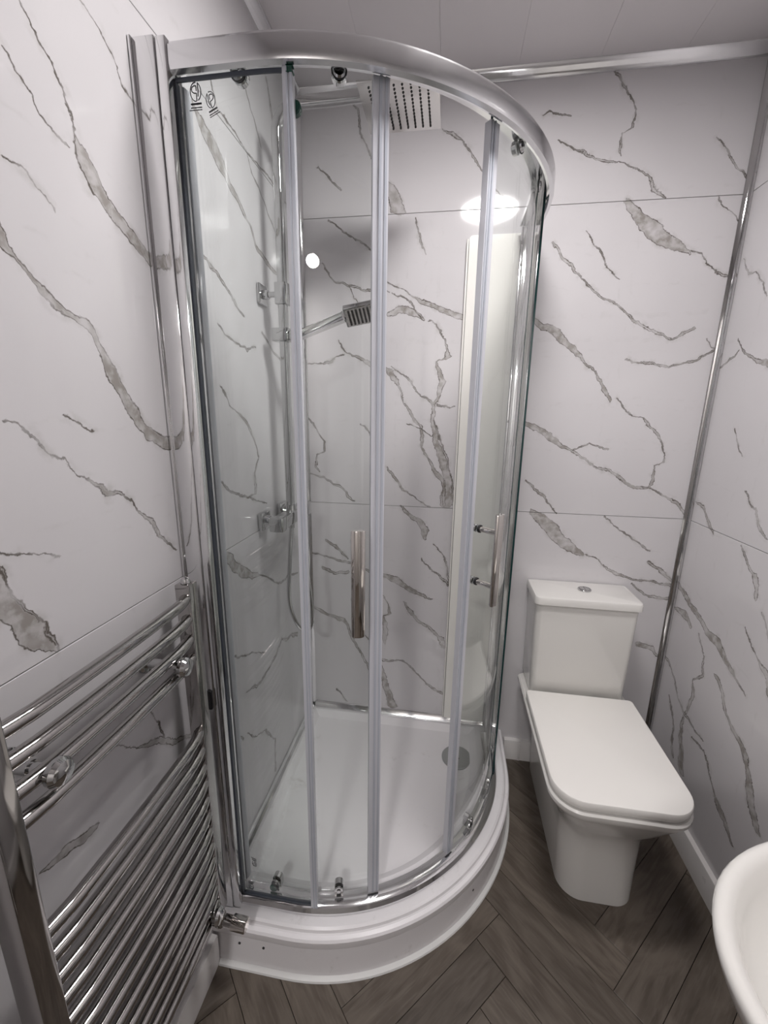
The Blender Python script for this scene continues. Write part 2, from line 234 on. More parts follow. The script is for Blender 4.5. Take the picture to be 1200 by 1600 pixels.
def marble(name, veins, u_axis, zr):
    """White marble-print panel. Every vein is a pair of curves: where its middle runs and how wide it is."""
    m, n, l = new_mat(name)
    bsdf = n['Principled BSDF']
    geo = n.new('ShaderNodeNewGeometry')
    pos = geo.outputs['Position']
    def noise(scale, detail=3.0):
        t = n.new('ShaderNodeTexNoise')
        t.inputs['Scale'].default_value = scale
        t.inputs['Detail'].default_value = detail
        l.new(pos, t.inputs['Vector'])
        return t
    n1, n2, n3 = noise(13, 1.0), noise(55, 2.0), noise(190, 2.0)
    s3 = n.new('ShaderNodeSeparateColor'); l.new(n3.outputs['Color'], s3.inputs[0])
    s1 = n.new('ShaderNodeSeparateColor'); l.new(n1.outputs['Color'], s1.inputs[0])
    s2 = n.new('ShaderNodeSeparateColor'); l.new(n2.outputs['Color'], s2.inputs[0])
    sp = n.new('ShaderNodeSeparateXYZ'); l.new(pos, sp.inputs[0])
    def jitter(base, k):
        a = math_node(n, l, 'MULTIPLY_ADD', s1.outputs[k], 0.030, -0.015)
        b = math_node(n, l, 'MULTIPLY_ADD', s2.outputs[k], 0.014, -0.007)
        c = math_node(n, l, 'MULTIPLY_ADD', s3.outputs[k], 0.005, -0.0025)
        return math_node(n, l, 'ADD', math_node(n, l, 'ADD', base, c), math_node(n, l, 'ADD', a, b))
    U = jitter(sp.outputs[u_axis], 0)
    Z = jitter(sp.outputs[2], 1)
    fill_min, line_min = None, None
    for axis, pts in [v for v in veins if min(q[k] for q in v[1] for k in ((0,) if v[0] == 'z' else (1,))) < zr[1] + 0.02 and max(q[k] for q in v[1] for k in ((0,) if v[0] == 'z' else (1,))) > zr[0] - 0.02]:
        run, across = (Z, U) if axis == 'z' else (U, Z)
        s = [p[0] for p in pts]; o = [p[1] for p in pts]
        s0, s1_ = s[0] - 0.012, s[-1] + 0.012
        o0, o1 = min(o) - 0.001, max(o) + 0.001
        t = [(v - s0) / (s1_ - s0) for v in s]
        mr = n.new('ShaderNodeMapRange')
        mr.inputs['From Min'].default_value = s0
        mr.inputs['From Max'].default_value = s1_
        l.new(run, mr.inputs['Value'])
        cv = n.new('ShaderNodeVectorCurve')
        cv.mapping.use_clip = False
        ks = []
        for i in range(len(pts)):
            a, b = max(i - 1, 0), min(i + 1, len(pts) - 1)
            ks.append(1.0 / math.sqrt(1.0 + ((o[b] - o[a]) / max(s[b] - s[a], 1e-5)) ** 2))
        cx = list(zip([0] + t + [1], [(v - o0) / (o1 - o0) for v in [o[0]] + o + [o[-1]]]))
        cw = list(zip([0] + t + [1], [0.0] + [(max(p[2] * 0.95 - 0.0007, 0.0001) + 0.01) / 0.12 for p in pts] + [0.0]))
        ck = list(zip([0] + t + [1], [ks[0]] + ks + [ks[-1]]))
        for ci, data in enumerate((cx, cw, ck)):
            c = cv.mapping.curves[ci]
            while len(c.points) > 2:
                c.points.remove(c.points[1])
            c.points[0].location = data[0]
            c.points[1].location = data[-1]
            for d in data[1:-1]:
                c.points.new(*d)
            for p in c.points:
                p.handle_type = 'VECTOR'
        cv.mapping.update()
        l.new(mr.outputs['Result'], cv.inputs['Vector'])
        sx = n.new('ShaderNodeSeparateXYZ'); l.new(cv.outputs['Vector'], sx.inputs[0])
        mid = math_node(n, l, 'MULTIPLY_ADD', sx.outputs[0], o1 - o0, o0)
        d = math_node(n, l, 'ABSOLUTE', math_node(n, l, 'SUBTRACT', across, mid))
        d = math_node(n, l, 'MULTIPLY', d, sx.outputs[2])
        w = math_node(n, l, 'MULTIPLY_ADD', sx.outputs[1], 0.12, -0.01)
        sgn = math_node(n, l, 'SUBTRACT', d, w)
        lin = math_node(n, l, 'ABSOLUTE', sgn)
        fill_min = sgn if fill_min is None else math_node(n, l, 'MINIMUM', fill_min, sgn)
        line_min = lin if line_min is None else math_node(n, l, 'MINIMUM', line_min, lin)
    brk = noise(22, 5)
    line = smooth(n, l, line_min, 0.0002, 0.0023, 1.0, 0.0)
    line = math_node(n, l, 'MULTIPLY', line, smooth(n, l, brk.outputs['Fac'], 0.34, 0.58, 0.42, 1.0))
    body = noise(45, 6)
    fill = smooth(n, l, fill_min, -0.003, 0.0006, 1.0, 0.0)
    fill = math_node(n, l, 'MULTIPLY', fill, smooth(n, l, body.outputs['Fac'], 0.36, 0.62, 0.42, 1.0))
    big = noise(11, 2.0)
    fill = math_node(n, l, 'MULTIPLY', fill, smooth(n, l, big.outputs['Fac'], 0.36, 0.56, 0.45, 1.0))
    halo = smooth(n, l, fill_min, 0.0, 0.016, 1.0, 0.0)
    hn = noise(28, 4)
    halo = math_node(n, l, 'MULTIPLY', halo, smooth(n, l, hn.outputs['Fac'], 0.46, 0.68, 0.0, 0.55))
    cloud = noise(2.2, 3)
    base = mix_rgb(n, l, smooth(n, l, cloud.outputs['Fac'], 0.35, 0.7, 0.0, 1.0), (0.700, 0.682, 0.697), (0.672, 0.654, 0.669))
    base = mix_rgb(n, l, halo, base, (0.49, 0.475, 0.465))
    base = mix_rgb(n, l, fill, base, (0.325, 0.303, 0.282))
    base = mix_rgb(n, l, line, base, (0.128, 0.113, 0.099))
    l.new(base, bsdf.inputs['Base Color'])
    bsdf.inputs['Roughness'].default_value = 0.075
    bsdf.inputs['Specular IOR Level'].default_value = 0.45
    return m

def glass_mat(name, tint, f0=0.04):
    """Thin clear glass: see-through with a mirror layer that grows at grazing angles."""
    m, n, l = new_mat(name)
    n.remove(n['Principled BSDF'])
    lw = n.new('ShaderNodeLayerWeight'); lw.inputs['Blend'].default_value = 0.5
    p5 = math_node(n, l, 'POWER', lw.outputs['Facing'], 5.0)
    fr = math_node(n, l, 'MULTIPLY_ADD', p5, 1.0 - f0, f0)
    tr = n.new('ShaderNodeBsdfTransparent'); tr.inputs[0].default_value = (*tint, 1)
    gl = n.new('ShaderNodeBsdfGlossy'); gl.inputs['Roughness'].default_value = 0.004
    gl.inputs['Color'].default_value = (1, 1, 1, 1)
    mx = n.new('ShaderNodeMixShader')
    l.new(fr, mx.inputs[0]); l.new(tr.outputs[0], mx.inputs[1]); l.new(gl.outputs[0], mx.inputs[2])
    l.new(mx.outputs[0], n['Material Output'].inputs['Surface'])
    return m

def seal_mat(name, col, clear):
    m, n, l = new_mat(name)
    b = n['Principled BSDF']
    b.inputs['Base Color'].default_value = (*col, 1)
    b.inputs['Roughness'].default_value = 0.22
    tr = n.new('ShaderNodeBsdfTransparent'); tr.inputs[0].default_value = (0.9, 0.92, 0.95, 1)
    mx = n.new('ShaderNodeMixShader'); mx.inputs[0].default_value = clear
    l.new(b.outputs[0], mx.inputs[1]); l.new(tr.outputs[0], mx.inputs[2])
    l.new(mx.outputs[0], n['Material Output'].inputs['Surface'])
    return m

def wood(name, ang):
    m, n, l = new_mat(name)
    b = n['Principled BSDF']
    geo = n.new('ShaderNodeNewGeometry')
    info = n.new('ShaderNodeObjectInfo')
    off = n.new('ShaderNodeVectorMath'); off.operation = 'SCALE'; off.inputs[0].default_value = (3.1, 5.3, 0)
    l.new(info.outputs['Random'], off.inputs['Scale'])
    add = n.new('ShaderNodeVectorMath'); add.operation = 'ADD'
    l.new(geo.outputs['Position'], add.inputs[0]); l.new(off.outputs[0], add.inputs[1])
    def tex(scale, detail, sx, sy, dist=0.0):
        mp = n.new('ShaderNodeMapping'); mp.vector_type = 'TEXTURE'
        mp.inputs['Rotation'].default_value = (0, 0, ang)
        mp.inputs['Scale'].default_value = (sx, sy, 1)
        l.new(add.outputs[0], mp.inputs['Vector'])
        t = n.new('ShaderNodeTexNoise')
        t.inputs['Scale'].default_value = scale; t.inputs['Detail'].default_value = detail
        t.inputs['Distortion'].default_value = dist
        l.new(mp.outputs[0], t.inputs['Vector'])
        return t.outputs['Fac']
    big = tex(9.0, 3, 1.6, 0.55, 1.2)
    fine = tex(60.0, 5, 5.0, 0.45, 0.3)
    streak = tex(24.0, 4, 4.0, 0.5, 0.8)
    c = mix_rgb(n, l, smooth(n, l, big, 0.30, 0.72, 0.0, 1.0), (0.080, 0.064, 0.051), (0.136, 0.113, 0.093))
    c = mix_rgb(n, l, smooth(n, l, streak, 0.52, 0.75, 0.0, 0.55), c, (0.055, 0.043, 0.034))
    c = mix_rgb(n, l, smooth(n, l, fine, 0.45, 0.75, 0.0, 0.40), c, (0.165, 0.140, 0.118))
    tone = n.new('ShaderNodeHueSaturation')
    mr = n.new('ShaderNodeMapRange'); mr.inputs['To Min'].default_value = 0.86; mr.inputs['To Max'].default_value = 1.16
    l.new(info.outputs['Random'], mr.inputs['Value']); l.new(mr.outputs[0], tone.inputs['Value'])
    l.new(c, tone.inputs['Color'])
    l.new(tone.outputs[0], b.inputs['Base Color'])
    b.inputs['Roughness'].default_value = 0.48
    b.inputs['Specular IOR Level'].default_value = 0.35
    bp = n.new('ShaderNodeBump'); bp.inputs['Strength'].default_value = 0.12; bp.inputs['Distance'].default_value = 0.001
    l.new(fine, bp.inputs['Height']); l.new(bp.outputs[0], b.inputs['Normal'])
    return m

def emitter(name, col, strength):
    m, n, l = new_mat(name)
    b = n['Principled BSDF']
    b.inputs['Base Color'].default_value = (0.9, 0.9, 0.9, 1)
    b.inputs['Emission Color'].default_value = col
    b.inputs['Emission Strength'].default_value = strength
    return m

ZPANELS = ((0.0, SEAM_B), (SEAM_B, SEAM_A), (SEAM_A, ZC))
M_LEFT = [marble('marble_left', VEINS_LEFT, 1, z) for z in ZPANELS]
M_BACK = [marble('marble_back', VEINS_BACK, 0, z) for z in ZPANELS]
M_RIGHT = [marble('marble_right', VEINS_RIGHT, 1, z) for z in ZPANELS]
M_PLAIN = simple('marble_plain', (0.69, 0.67, 0.685), 0.08)
M_GROUT = simple('panel_joint', (0.30, 0.29, 0.29), 0.7)
M_GROUT2 = M_GROUT
M_CEIL = simple('ceiling_cladding', (0.76, 0.73, 0.74), 0.35)
M_PAINT = simple('rear_paint', (0.55, 0.53, 0.52), 0.6)
M_DOOR = simple('door_paint', (0.72, 0.70, 0.67), 0.4)
M_SKIRT = simple('skirting_gloss', (0.74, 0.72, 0.71), 0.30, noise=0.3)
M_CHROME = simple('chrome', (0.56, 0.56, 0.56), 0.05, 1.0)
M_RAD = simple('radiator_chrome', (0.44, 0.425, 0.415), 0.08, 1.0)
M_NICKEL = simple('handle_chrome', (0.70, 0.665, 0.63), 0.05, 1.0)
M_ALU = simple('bright_aluminium', (0.74, 0.74, 0.75), 0.17, 1.0, noise=0.25, nscale=30)
M_ALU2 = simple('polished_aluminium', (0.78, 0.78, 0.785), 0.09, 1.0, noise=0.2, nscale=30)
M_CERAMIC = simple('white_ceramic', (0.80, 0.785, 0.755), 0.09, coat=0.4)
M_SEAT = simple('white_seat_plastic', (0.92, 0.90, 0.865), 0.12)
M_ACRYLIC = simple('white_acrylic', (0.90, 0.88, 0.895), 0.20, noise=0.3, nscale=12)
def smudge(m, col, dirt):
    n, l = m.node_tree.nodes, m.node_tree.links
    geo = n.new('ShaderNodeNewGeometry')
    t = n.new('ShaderNodeTexNoise'); t.inputs['Scale'].default_value = 7.0; t.inputs['Detail'].default_value = 8; t.inputs['Roughness'].default_value = 0.7
    l.new(geo.outputs['Position'], t.inputs['Vector'])
    s = n.new('ShaderNodeTexNoise'); s.inputs['Scale'].default_value = 95.0; s.inputs['Detail'].default_value = 2
    l.new(geo.outputs['Position'], s.inputs['Vector'])
    f = math_node(n, l, 'MULTIPLY', smooth(n, l, t.outputs['Fac'], 0.56, 0.74, 0.0, 1.0), smooth(n, l, s.outputs['Fac'], 0.42, 0.66, 0.1, 0.8))
    l.new(mix_rgb(n, l, f, col, dirt), n['Principled BSDF'].inputs['Base Color'])
smudge(M_ACRYLIC, (0.90, 0.88, 0.895), (0.62, 0.595, 0.58))
M_SILICONE = simple('silicone', (0.75, 0.75, 0.74), 0.45)
M_BOXING = simple('cream_gloss_panel', (0.93, 0.915, 0.87), 0.18)
M_GLASS = glass_mat('clear_glass', (0.975, 0.988, 0.983), 0.036)
M_EDGE = simple('glass_edge', (0.012, 0.045, 0.045), 0.12)
M_SEAL = seal_mat('clear_seal', (0.80, 0.81, 0.87), 0.12)
M_SEAL2 = seal_mat('magnet_seal', (0.58, 0.61, 0.68), 0.05)
M_SLATE = simple('slate_gasket', (0.06, 0.07, 0.09), 0.35)
M_RUBBER = simple('black_rubber', (0.02, 0.02, 0.022), 0.45)
M_GREEN = simple('green_bumper', (0.010, 0.07, 0.05), 0.25)
M_NOZZLE = simple('nozzle_rubber', (0.012, 0.012, 0.012), 0.6)
M_INK = simple('printed_ink', (0.03, 0.03, 0.035), 0.6)
M_HEAD = simple('brushed_steel', (0.60, 0.585, 0.57), 0.22, 1.0)
M_WASTE = simple('waste_chrome', (0.40, 0.41, 0.41), 0.35, 0.6)
M_LAMP = [emitter('lamp_diffuser', LAMP_COLOR, s_) for s_ in (LAMP_STRENGTH, HALL_STRENGTH)]
M_LAMPBASE = simple('lamp_base', (0.8, 0.8, 0.8), 0.4)
M_WOODP = wood('wood_plank_a', math.radians(45))
M_WOODQ = wood('wood_plank_b', math.radians(-45))
M_UNDER = simple('underlay', (0.035, 0.03, 0.027), 0.9)

# ------------------------------------------------------------------ mesh helpers
ORIGIN = {}

def link(name, mesh, parent=None, origin=(0, 0, 0), mats=()):
    for mm in mats:
        mesh.materials.append(mm)
    o = bpy.data.objects.new(name, mesh)
    COL.objects.link(o)
    if parent is not None:
        o.parent = parent
        ORIGIN[o.name] = ORIGIN[parent.name]
    else:
        o.location = origin
        ORIGIN[o.name] = Vector(origin)
    return o

def thing(name, label, cat, loc, group=None):
    o = bpy.data.objects.new(name, None)
    o.empty_display_size = 0.05
    COL.objects.link(o)
    o.location = loc
    ORIGIN[o.name] = Vector(loc)
    o['label'] = label
    o['category'] = cat
    if group:
        o['group'] = group
    return o

class MB:
    """Collects shapes in room coordinates; build() links them as one mesh object."""
    def __init__(self):
        self.bm = bmesh.new()
    def box(self, lo, hi, bevel=0.0, seg=2, mat=None):
        g = bmesh.ops.create_cube(self.bm, size=1.0)
        vs_ = g['verts']
        c = [(a + b) / 2 for a, b in zip(lo, hi)]; s = [abs(b - a) for a, b in zip(lo, hi)]
        for v in vs_:
            v.co = Vector((v.co.x * s[0] + c[0], v.co.y * s[1] + c[1], v.co.z * s[2] + c[2]))
            if mat is not None:
                v.co = mat @ v.co
        if bevel > 0:
            es = list({e for v in vs_ for e in v.link_edges})
            bmesh.ops.bevel(self.bm, geom=es, offset=bevel, segments=seg, affect='EDGES', profile=0.5)
        return self
    def prism(self, pts, z0, z1):
        a = [self.bm.verts.new((x, y, z0)) for x, y in pts]
        b = [self.bm.verts.new((x, y, z1)) for x, y in pts]
        k = len(pts)
        self.bm.faces.new(a[::-1]); self.bm.faces.new(b)
        for i in range(k):
            self.bm.faces.new((a[i], a[(i + 1) % k], b[(i + 1) % k], b[i]))
        return self
    def rings(self, loops, cap0=True, cap1=True, closed=True):
        vs_ = [[self.bm.verts.new(p) for p in lp] for lp in loops]
        k = len(vs_[0])
        rng = range(k) if closed else range(k - 1)
        for a, b in zip(vs_[:-1], vs_[1:]):
            for i in rng:
                try:
                    self.bm.faces.new((a[i], a[(i + 1) % k], b[(i + 1) % k], b[i]))
                except ValueError:
                    pass
        if cap0:
            self.bm.faces.new(vs_[0][::-1])
        if cap1:
            self.bm.faces.new(vs_[-1])
        return self
    def cyl(self, p0, p1, r, r1=None, seg=24, bevel=0.0):
        p0, p1 = Vector(p0), Vector(p1)
        d = (p1 - p0); L = d.length; d.normalize()
        up = Vector((0, 0, 1)) if abs(d.z) < 0.9 else Vector((1, 0, 0))
        x = d.cross(up).normalized(); y = d.cross(x)
        r1 = r if r1 is None else r1
        st = [(0, r - bevel), (bevel, r), (L - bevel, r1), (L, r1 - bevel)] if bevel > 0 else [(0, r), (L, r1)]
        loops = [[p0 + d * t + (x * math.cos(2 * math.pi * i / seg) + y * math.sin(2 * math.pi * i / seg)) * rr for i in range(seg)] for t, rr in st]
        return self.rings(loops)
    def sweep(self, path, section, closed_caps=True):
        """Sweep a closed 2D section [(a, b)] along a 3D path; a is sideways, b is 'up' carried along."""
        path = [Vector(p) for p in path]
        tang = []
        for i in range(len(path)):
            a, b = path[max(i - 1, 0)], path[min(i + 1, len(path) - 1)]
            tang.append((b - a).normalized())
        t0 = tang[0]
        up = Vector((0, 0, 1)) if abs(t0.z) < 0.9 else Vector((0, 1, 0))
        s = t0.cross(up).normalized()
        loops = []
        for p, t in zip(path, tang):
            s = (s - t * s.dot(t)).normalized()
            b = s.cross(t)
            loops.append([p + s * u + b * v for u, v in section])
        return self.rings(loops, closed_caps, closed_caps)
    def tube(self, path, r, seg=12):
        return self.sweep(path, [(r * math.cos(2 * math.pi * i / seg), r * math.sin(2 * math.pi * i / seg)) for i in range(seg)])
    def lathe(self, centre, prof, seg=32, axis='z'):
        c = Vector(centre)
        loops = []
        for r, h in prof:
            lp = []
            for i in range(seg):
                a = 2 * math.pi * i / seg
                if axis == 'z':
                    lp.append(c + Vector((r * math.cos(a), r * math.sin(a), h)))
                elif axis == 'x':
                    lp.append(c + Vector((h, r * math.cos(a), r * math.sin(a))))
                else:
                    lp.append(c + Vector((r * math.sin(a), h, r * math.cos(a))))
            loops.append(lp)
        return self.rings(loops)
    def build(self, name, mats, parent=None, origin=(0, 0, 0), smooth=True, angle=32, edge_test=None):
        bm = self.bm
        bmesh.ops.remove_doubles(bm, verts=bm.verts, dist=1e-6)
        bmesh.ops.recalc_face_normals(bm, faces=bm.faces)
        if edge_test:
            for f in bm.faces:
                f.material_index = edge_test(f)
        if smooth:
            lim = math.radians(angle)
            for f in bm.faces:
                f.smooth = True
            for e in bm.edges:
                e.smooth = not (len(e.link_faces) == 2 and e.calc_face_angle(0) > lim)
        org = Vector(ORIGIN[parent.name]) if parent is not None else Vector(origin)
        bmesh.ops.translate(bm, verts=bm.verts, vec=-org)
        me = bpy.data.meshes.new(name)
        bm.to_mesh(me); bm.free()
        if not isinstance(mats, (list, tuple)):
            mats = [mats]
        return link(name, me, parent, origin, mats)

def struct(o):
    o['kind'] = 'structure'
    return o

def tag(o, label, cat, group=None):
    o['label'] = label
    o['category'] = cat
    if group:
        o['group'] = group
    return o

def arc_pts(c, r, a0, a1, n):
    return [(c[0] + r * math.cos(math.radians(a0 + (a1 - a0) * i / n)), c[1] + r * math.sin(math.radians(a0 + (a1 - a0) * i / n))) for i in range(n + 1)]

def rrect(w, h, r, n=4):
    """Rounded rectangle section centred on 0."""
    out = []
    for cx, cy, a in ((w / 2 - r, h / 2 - r, 0), (-w / 2 + r, h / 2 - r, 90), (-w / 2 + r, -h / 2 + r, 180), (w / 2 - r, -h / 2 + r, 270)):
        for i in range(n + 1):
            t = math.radians(a + 90 * i / n)
            out.append((cx + r * math.cos(t), cy + r * math.sin(t)))
    return out

# ------------------------------------------------------------------ the room
wl = struct(MB().box((-0.06, YR, -0.02), (-0.007, 0.06, ZC + 0.02)).build('wall_left', M_GROUT2))
wb = struct(MB().box((-0.007, 0.007, -0.02), (W + 0.007, 0.06, ZC + 0.02)).build('wall_back', M_GROUT))
wr = struct(MB().box((W + 0.007, YR, -0.02), (W + 0.06, 0.06, ZC + 0.02)).build('wall_right', M_GROUT2))
G = 0.0009
YP = -1.72         # upright joint of the side walls, beside the camera
for k, (z0, z1) in enumerate(ZPANELS):
    MB().box((-0.0069, YP + G, z0 + G), (0, -0.0001, z1 - G), 0.0006, 1).build('panel', M_LEFT[k], wl)
    MB().box((-0.0069, YD, z0 + G), (0, YP - G, z1 - G), 0.0006, 1).build('panel', M_PLAIN, wl)
    MB().box((0, 0, z0 + G), (W, 0.0069, z1 - G), 0.0006, 1).build('panel', M_BACK[k], wb)
    MB().box((W, YP + G, z0 + G), (W + 0.0069, -0.0001, z1 - G), 0.0006, 1).build('panel', M_RIGHT[k], wr)
    MB().box((W, YD, z0 + G), (W + 0.0069, YP - G, z1 - G), 0.0006, 1).build('panel', M_PLAIN, wr)
cl = struct(MB().box((-0.06, YR, ZC + 0.008), (W + 0.06, 0.06, ZC + 0.05)).build('ceiling', M_GROUT))
xs = [0.0, 0.02, 0.26, 0.50, 0.74, 0.98, 1.22, W]
for a, b in zip(xs[1:-1], xs[2:]):
    MB().box((a + 0.0002 if a > 0.02 else 0.0, YR, ZC), (b - 0.0002, 0, ZC + 0.0079), 0.0003, 1).build('panel', M_CEIL, cl)
wrear = struct(MB().box((-0.06, YR - 0.06, -0.02), (W + 0.06, YR, ZC + 0.02)).build('wall_hall', M_PAINT))

DX0, DX1, DZ = 0.10, 1.02, 2.250  # unseen added doorway; header height set to block the hall light's wall reflection
wfr = struct(MB().box((0.0005, YD - 0.09, 0.0), (DX0, YD, ZC - 0.0005)).box((DX1, YD - 0.09, 0.0), (W - 0.0005, YD, ZC - 0.0005)).box((DX0, YD - 0.09, DZ), (DX1, YD, ZC - 0.0005)).build('wall_added_doorway', M_PAINT))
d1 = struct(MB().box((DX0 + 0.02, YD - 0.13, 0.004), (DX0 + 0.06, YD - 0.86, 2.20), 0.003).build('door_1', M_DOOR))
for (a, b, c, d) in ((0.22, 0.15, 0.46, 0.95), (0.54, 0.15, 0.78, 0.95), (0.22, 1.10, 0.46, 2.05), (0.54, 1.10, 0.78, 2.05)):
    MB().box((DX0 + 0.0605, YD - a, b), (DX0 + 0.070, YD - c, d), 0.005).build('door_panel', M_DOOR, d1)
MB().cyl((DX0 + 0.06, YD - 0.80, 1.0), (DX0 + 0.11, YD - 0.80, 1.0), 0.01).cyl((DX0 + 0.105, YD - 0.80, 1.0), (DX0 + 0.105, YD - 0.69, 1.0), 0.009).build('door_handle', M_CHROME, d1)

# chrome trims
def trim(k, mb, mat=M_CHROME):
    return struct(mb.build('trim_%d' % k, mat))
cove = [(0, 0), (0.026, 0), (0.024, 0.006), (0.018, 0.012), (0.012, 0.018), (0.006, 0.024), (0, 0.026)]
t = MB(); t.rings([[(x, -a, ZC - b) for a, b in cove] for x in (0.0, W)]); trim(1, t, M_ALU)
t = MB(); t.rings([[(a, y, ZC - b) for a, b in cove] for y in (YD, -0.001)]); trim(2, t, M_ALU)
t = MB(); t.rings([[(W - a, y, ZC - b) for a, b in cove] for y in (YD, -0.001)]); trim(3, t, M_ALU)
L_IN = [(0, 0), (0.019, 0), (0.019, 0.002), (0.010, 0.0045), (0.0045, 0.010), (0.002, 0.019), (0, 0.019)]
t = MB(); t.rings([[(W - a, -b, z) for a, b in L_IN] for z in (0.10, ZC - 0.026)]); trim(4, t, M_CHROME)
t = MB(); t.rings([[(a, -b, z) for a, b in L_IN] for z in (0.165, ZC - 0.026)]); trim(5, t, M_ALU2)

# skirting boards
def skirt(name, pts_fn, a0, a1):
    prof = [(0, 0), (0.016, 0), (0.016, 0.094), (0.0145, 0.0975), (0.012, 0.0985), (0, 0.100)]
    t = MB(); t.rings([[pts_fn(s, d, z) for d, z in prof] for s in (a0, a1)])
    return struct(t.build(name, M_SKIRT))
skirt('baseboard_left', lambda s, d, z: (d, s, z), YD, -0.8775)
skirt('baseboard_right', lambda s, d, z: (W - d, s, z), YD, -0.0165)
bb = skirt('baseboard_back', lambda s, d, z: (s, -d, z), 0.89, W)
MB().box((0.952, -0.0185, 0.0), (0.962, -0.0162, 0.088), 0.001).build('joint_cover', M_SKIRT, bb)

# herringbone floor
fl = struct(MB().box((-0.06, YR, -0.04), (W + 0.06, 0.06, -0.006)).build('floor', M_UNDER))
PW, PL = 0.105, 0.504
def clip(poly, inside, cut):
    out = []
    for i in range(len(poly)):
        a, b = poly[i - 1], poly[i]
        ia, ib = inside(a), inside(b)
        if ia != ib:
            out.append(cut(a, b))
        if ib:
            out.append(b)
    return out
def clip_room(poly):
    for ax, lim, sg in ((0, 0.0, 1), (0, W, -1), (1, 0.0, -1), (1, YR, 1)):
        if not poly:
            return poly
        def cut(a, b, ax=ax, lim=lim):
            t = (lim - a[ax]) / (b[ax] - a[ax])
            return (a[0] + (b[0] - a[0]) * t, a[1] + (b[1] - a[1]) * t)
        poly = clip(poly, lambda p, ax=ax, lim=lim, sg=sg: (p[ax] - lim) * sg >= 0, cut)
    return poly
def pq(p, q):
    s = math.sqrt(0.5)
    return ((p + q) * s, (p - q) * s)
P0, Q0 = 0.15 * PW, 9.70 * PW
g = 0.0007
for m_ in range(-9, 10):
    for k in range(-40, 41):
        for kind in (0, 1):
            if kind == 0:
                p0, p1 = P0 + k * PW, P0 + (k + 1) * PW
                q0, q1 = Q0 - k * PW, Q0 - k * PW + PL
            else:
                q0, q1 = Q0 - k * PW, Q0 - (k - 1) * PW
                p0, p1 = P0 + k * PW - PL, P0 + k * PW
            p0, p1, q0, q1 = p0 + m_ * PL, p1 + m_ * PL, q0 + m_ * PL, q1 + m_ * PL
            poly = clip_room([pq(p0 + g, q0 + g), pq(p1 - g, q0 + g), pq(p1 - g, q1 - g), pq(p0 + g, q1 - g)])
            if len(poly) < 3:
                continue
            area = abs(sum(poly[i - 1][0] * poly[i][1] - poly[i][0] * poly[i - 1][1] for i in range(len(poly)))) / 2
            if area < 2e-4:
                continue
            cxm = sum(p[0] for p in poly) / len(poly); cym = sum(p[1] for p in poly) / len(poly)
            top = [(x + (cxm - x) * 0.006, y + (cym - y) * 0.006) for x, y in poly]
            t = MB()
            t.rings([[(x, y, -0.0058) for x, y in poly], [(x, y, -0.0007) for x, y in poly], [(x, y, 0.0) for x, y in top]])
            t.build('plank', M_WOODQ if kind == 0 else M_WOODP, fl, smooth=False)

# ------------------------------------------------------------------ ceiling light
for (lx, ly), lmat, lab in zip(LAMPS, M_LAMP, ('round opal dome light on the ceiling above the shower, mirrored in the marble wall', 'round opal dome light on the far ceiling behind the viewer, mirrored in the glass door')):
    lamp = thing('ceiling_light', lab, 'light', (lx, ly, ZC), 'round ceiling lights')
    MB().lathe((lx, ly, ZC), [(0.146, -0.0005), (0.146, -0.052), (0.143, -0.056), (0.138, -0.056), (0.138, -0.050), (0.01, -0.050)], 48).build('base', M_LAMPBASE, lamp)
    MB().lathe((lx, ly, ZC), [(0.1375, -0.0502), (0.1375, -0.0545), (0.120, -0.0575), (0.06, -0.0595), (0.001, -0.060)], 48).build('diffuser', lmat, lamp)

# ------------------------------------------------------------------ shower tray
CX = CY = 0.207
def quad_path(r, x0, y1, n=36):
    """Plan of the enclosure: along the front from the left wall, round the quadrant, up to the back wall."""
    c = (CX, -CY)
    return [(x0, -CY - r), ((x0 + CX) / 2, -CY - r)] + arc_pts(c, r, -90, 0, n) + [(CX + r, (y1 - CY) / 2), (CX + r, y1)]
tray = thing('shower_tray', 'white quadrant shower tray with raised stepped front under the curved enclosure', 'shower tray', (0.35, -0.35, 0))
loops = []
for r, dw, z in ((0.670, 0.0005, 0.0), (0.660, 0.0005, 0.098), (0.667, 0.0005, 0.104), (0.669, 0.0005, 0.112), (0.669, 0.0005, 0.128), (0.665, 0.0005, 0.134),
                 (0.656, 0.0005, 0.136), (0.653, 0.0005, 0.139), (0.651, 0.0005, 0.147), (0.645, 0.0005, 0.151), (0.560, 0.010, 0.153), (0.548, 0.024, 0.151),
                 (0.536, 0.034, 0.142), (0.520, 0.048, 0.128), (0.495, 0.070, 0.1215)):
    loops.append([(x, y, z) for x, y in quad_path(r, dw, -dw)] + [(dw, -dw, z)])
t = MB(); t.rings(loops); t.build('tray_body', M_ACRYLIC, tray, angle=24)
t = MB()
sil = []
for r, z in ((0.668, 0.0), (0.681, 0.0003), (0.679, 0.005), (0.669, 0.011)):
    sil.append([(x, y, z) for x, y in quad_path(r, 0.017, -0.017)])
t.rings(sil, cap0=False, cap1=False, closed=False); t.build('silicone_bead', M_SILICONE, tray)
for (x, y) in ((0.075, None), (0.145, None)):
    MB().cyl((x, -CY - 0.6605, 0.072), (x, -CY - 0.6645, 0.072), 0.0035, seg=12).build('screw_hole', M_RUBBER, tray)
a = math.radians(-39)
MB().cyl((CX + 0.6605 * math.cos(a), -CY + 0.6605 * math.sin(a), 0.062), (CX + 0.6645 * math.cos(a), -CY + 0.6645 * math.sin(a), 0.062), 0.0035, seg=12).build('screw_hole', M_RUBBER, tray)
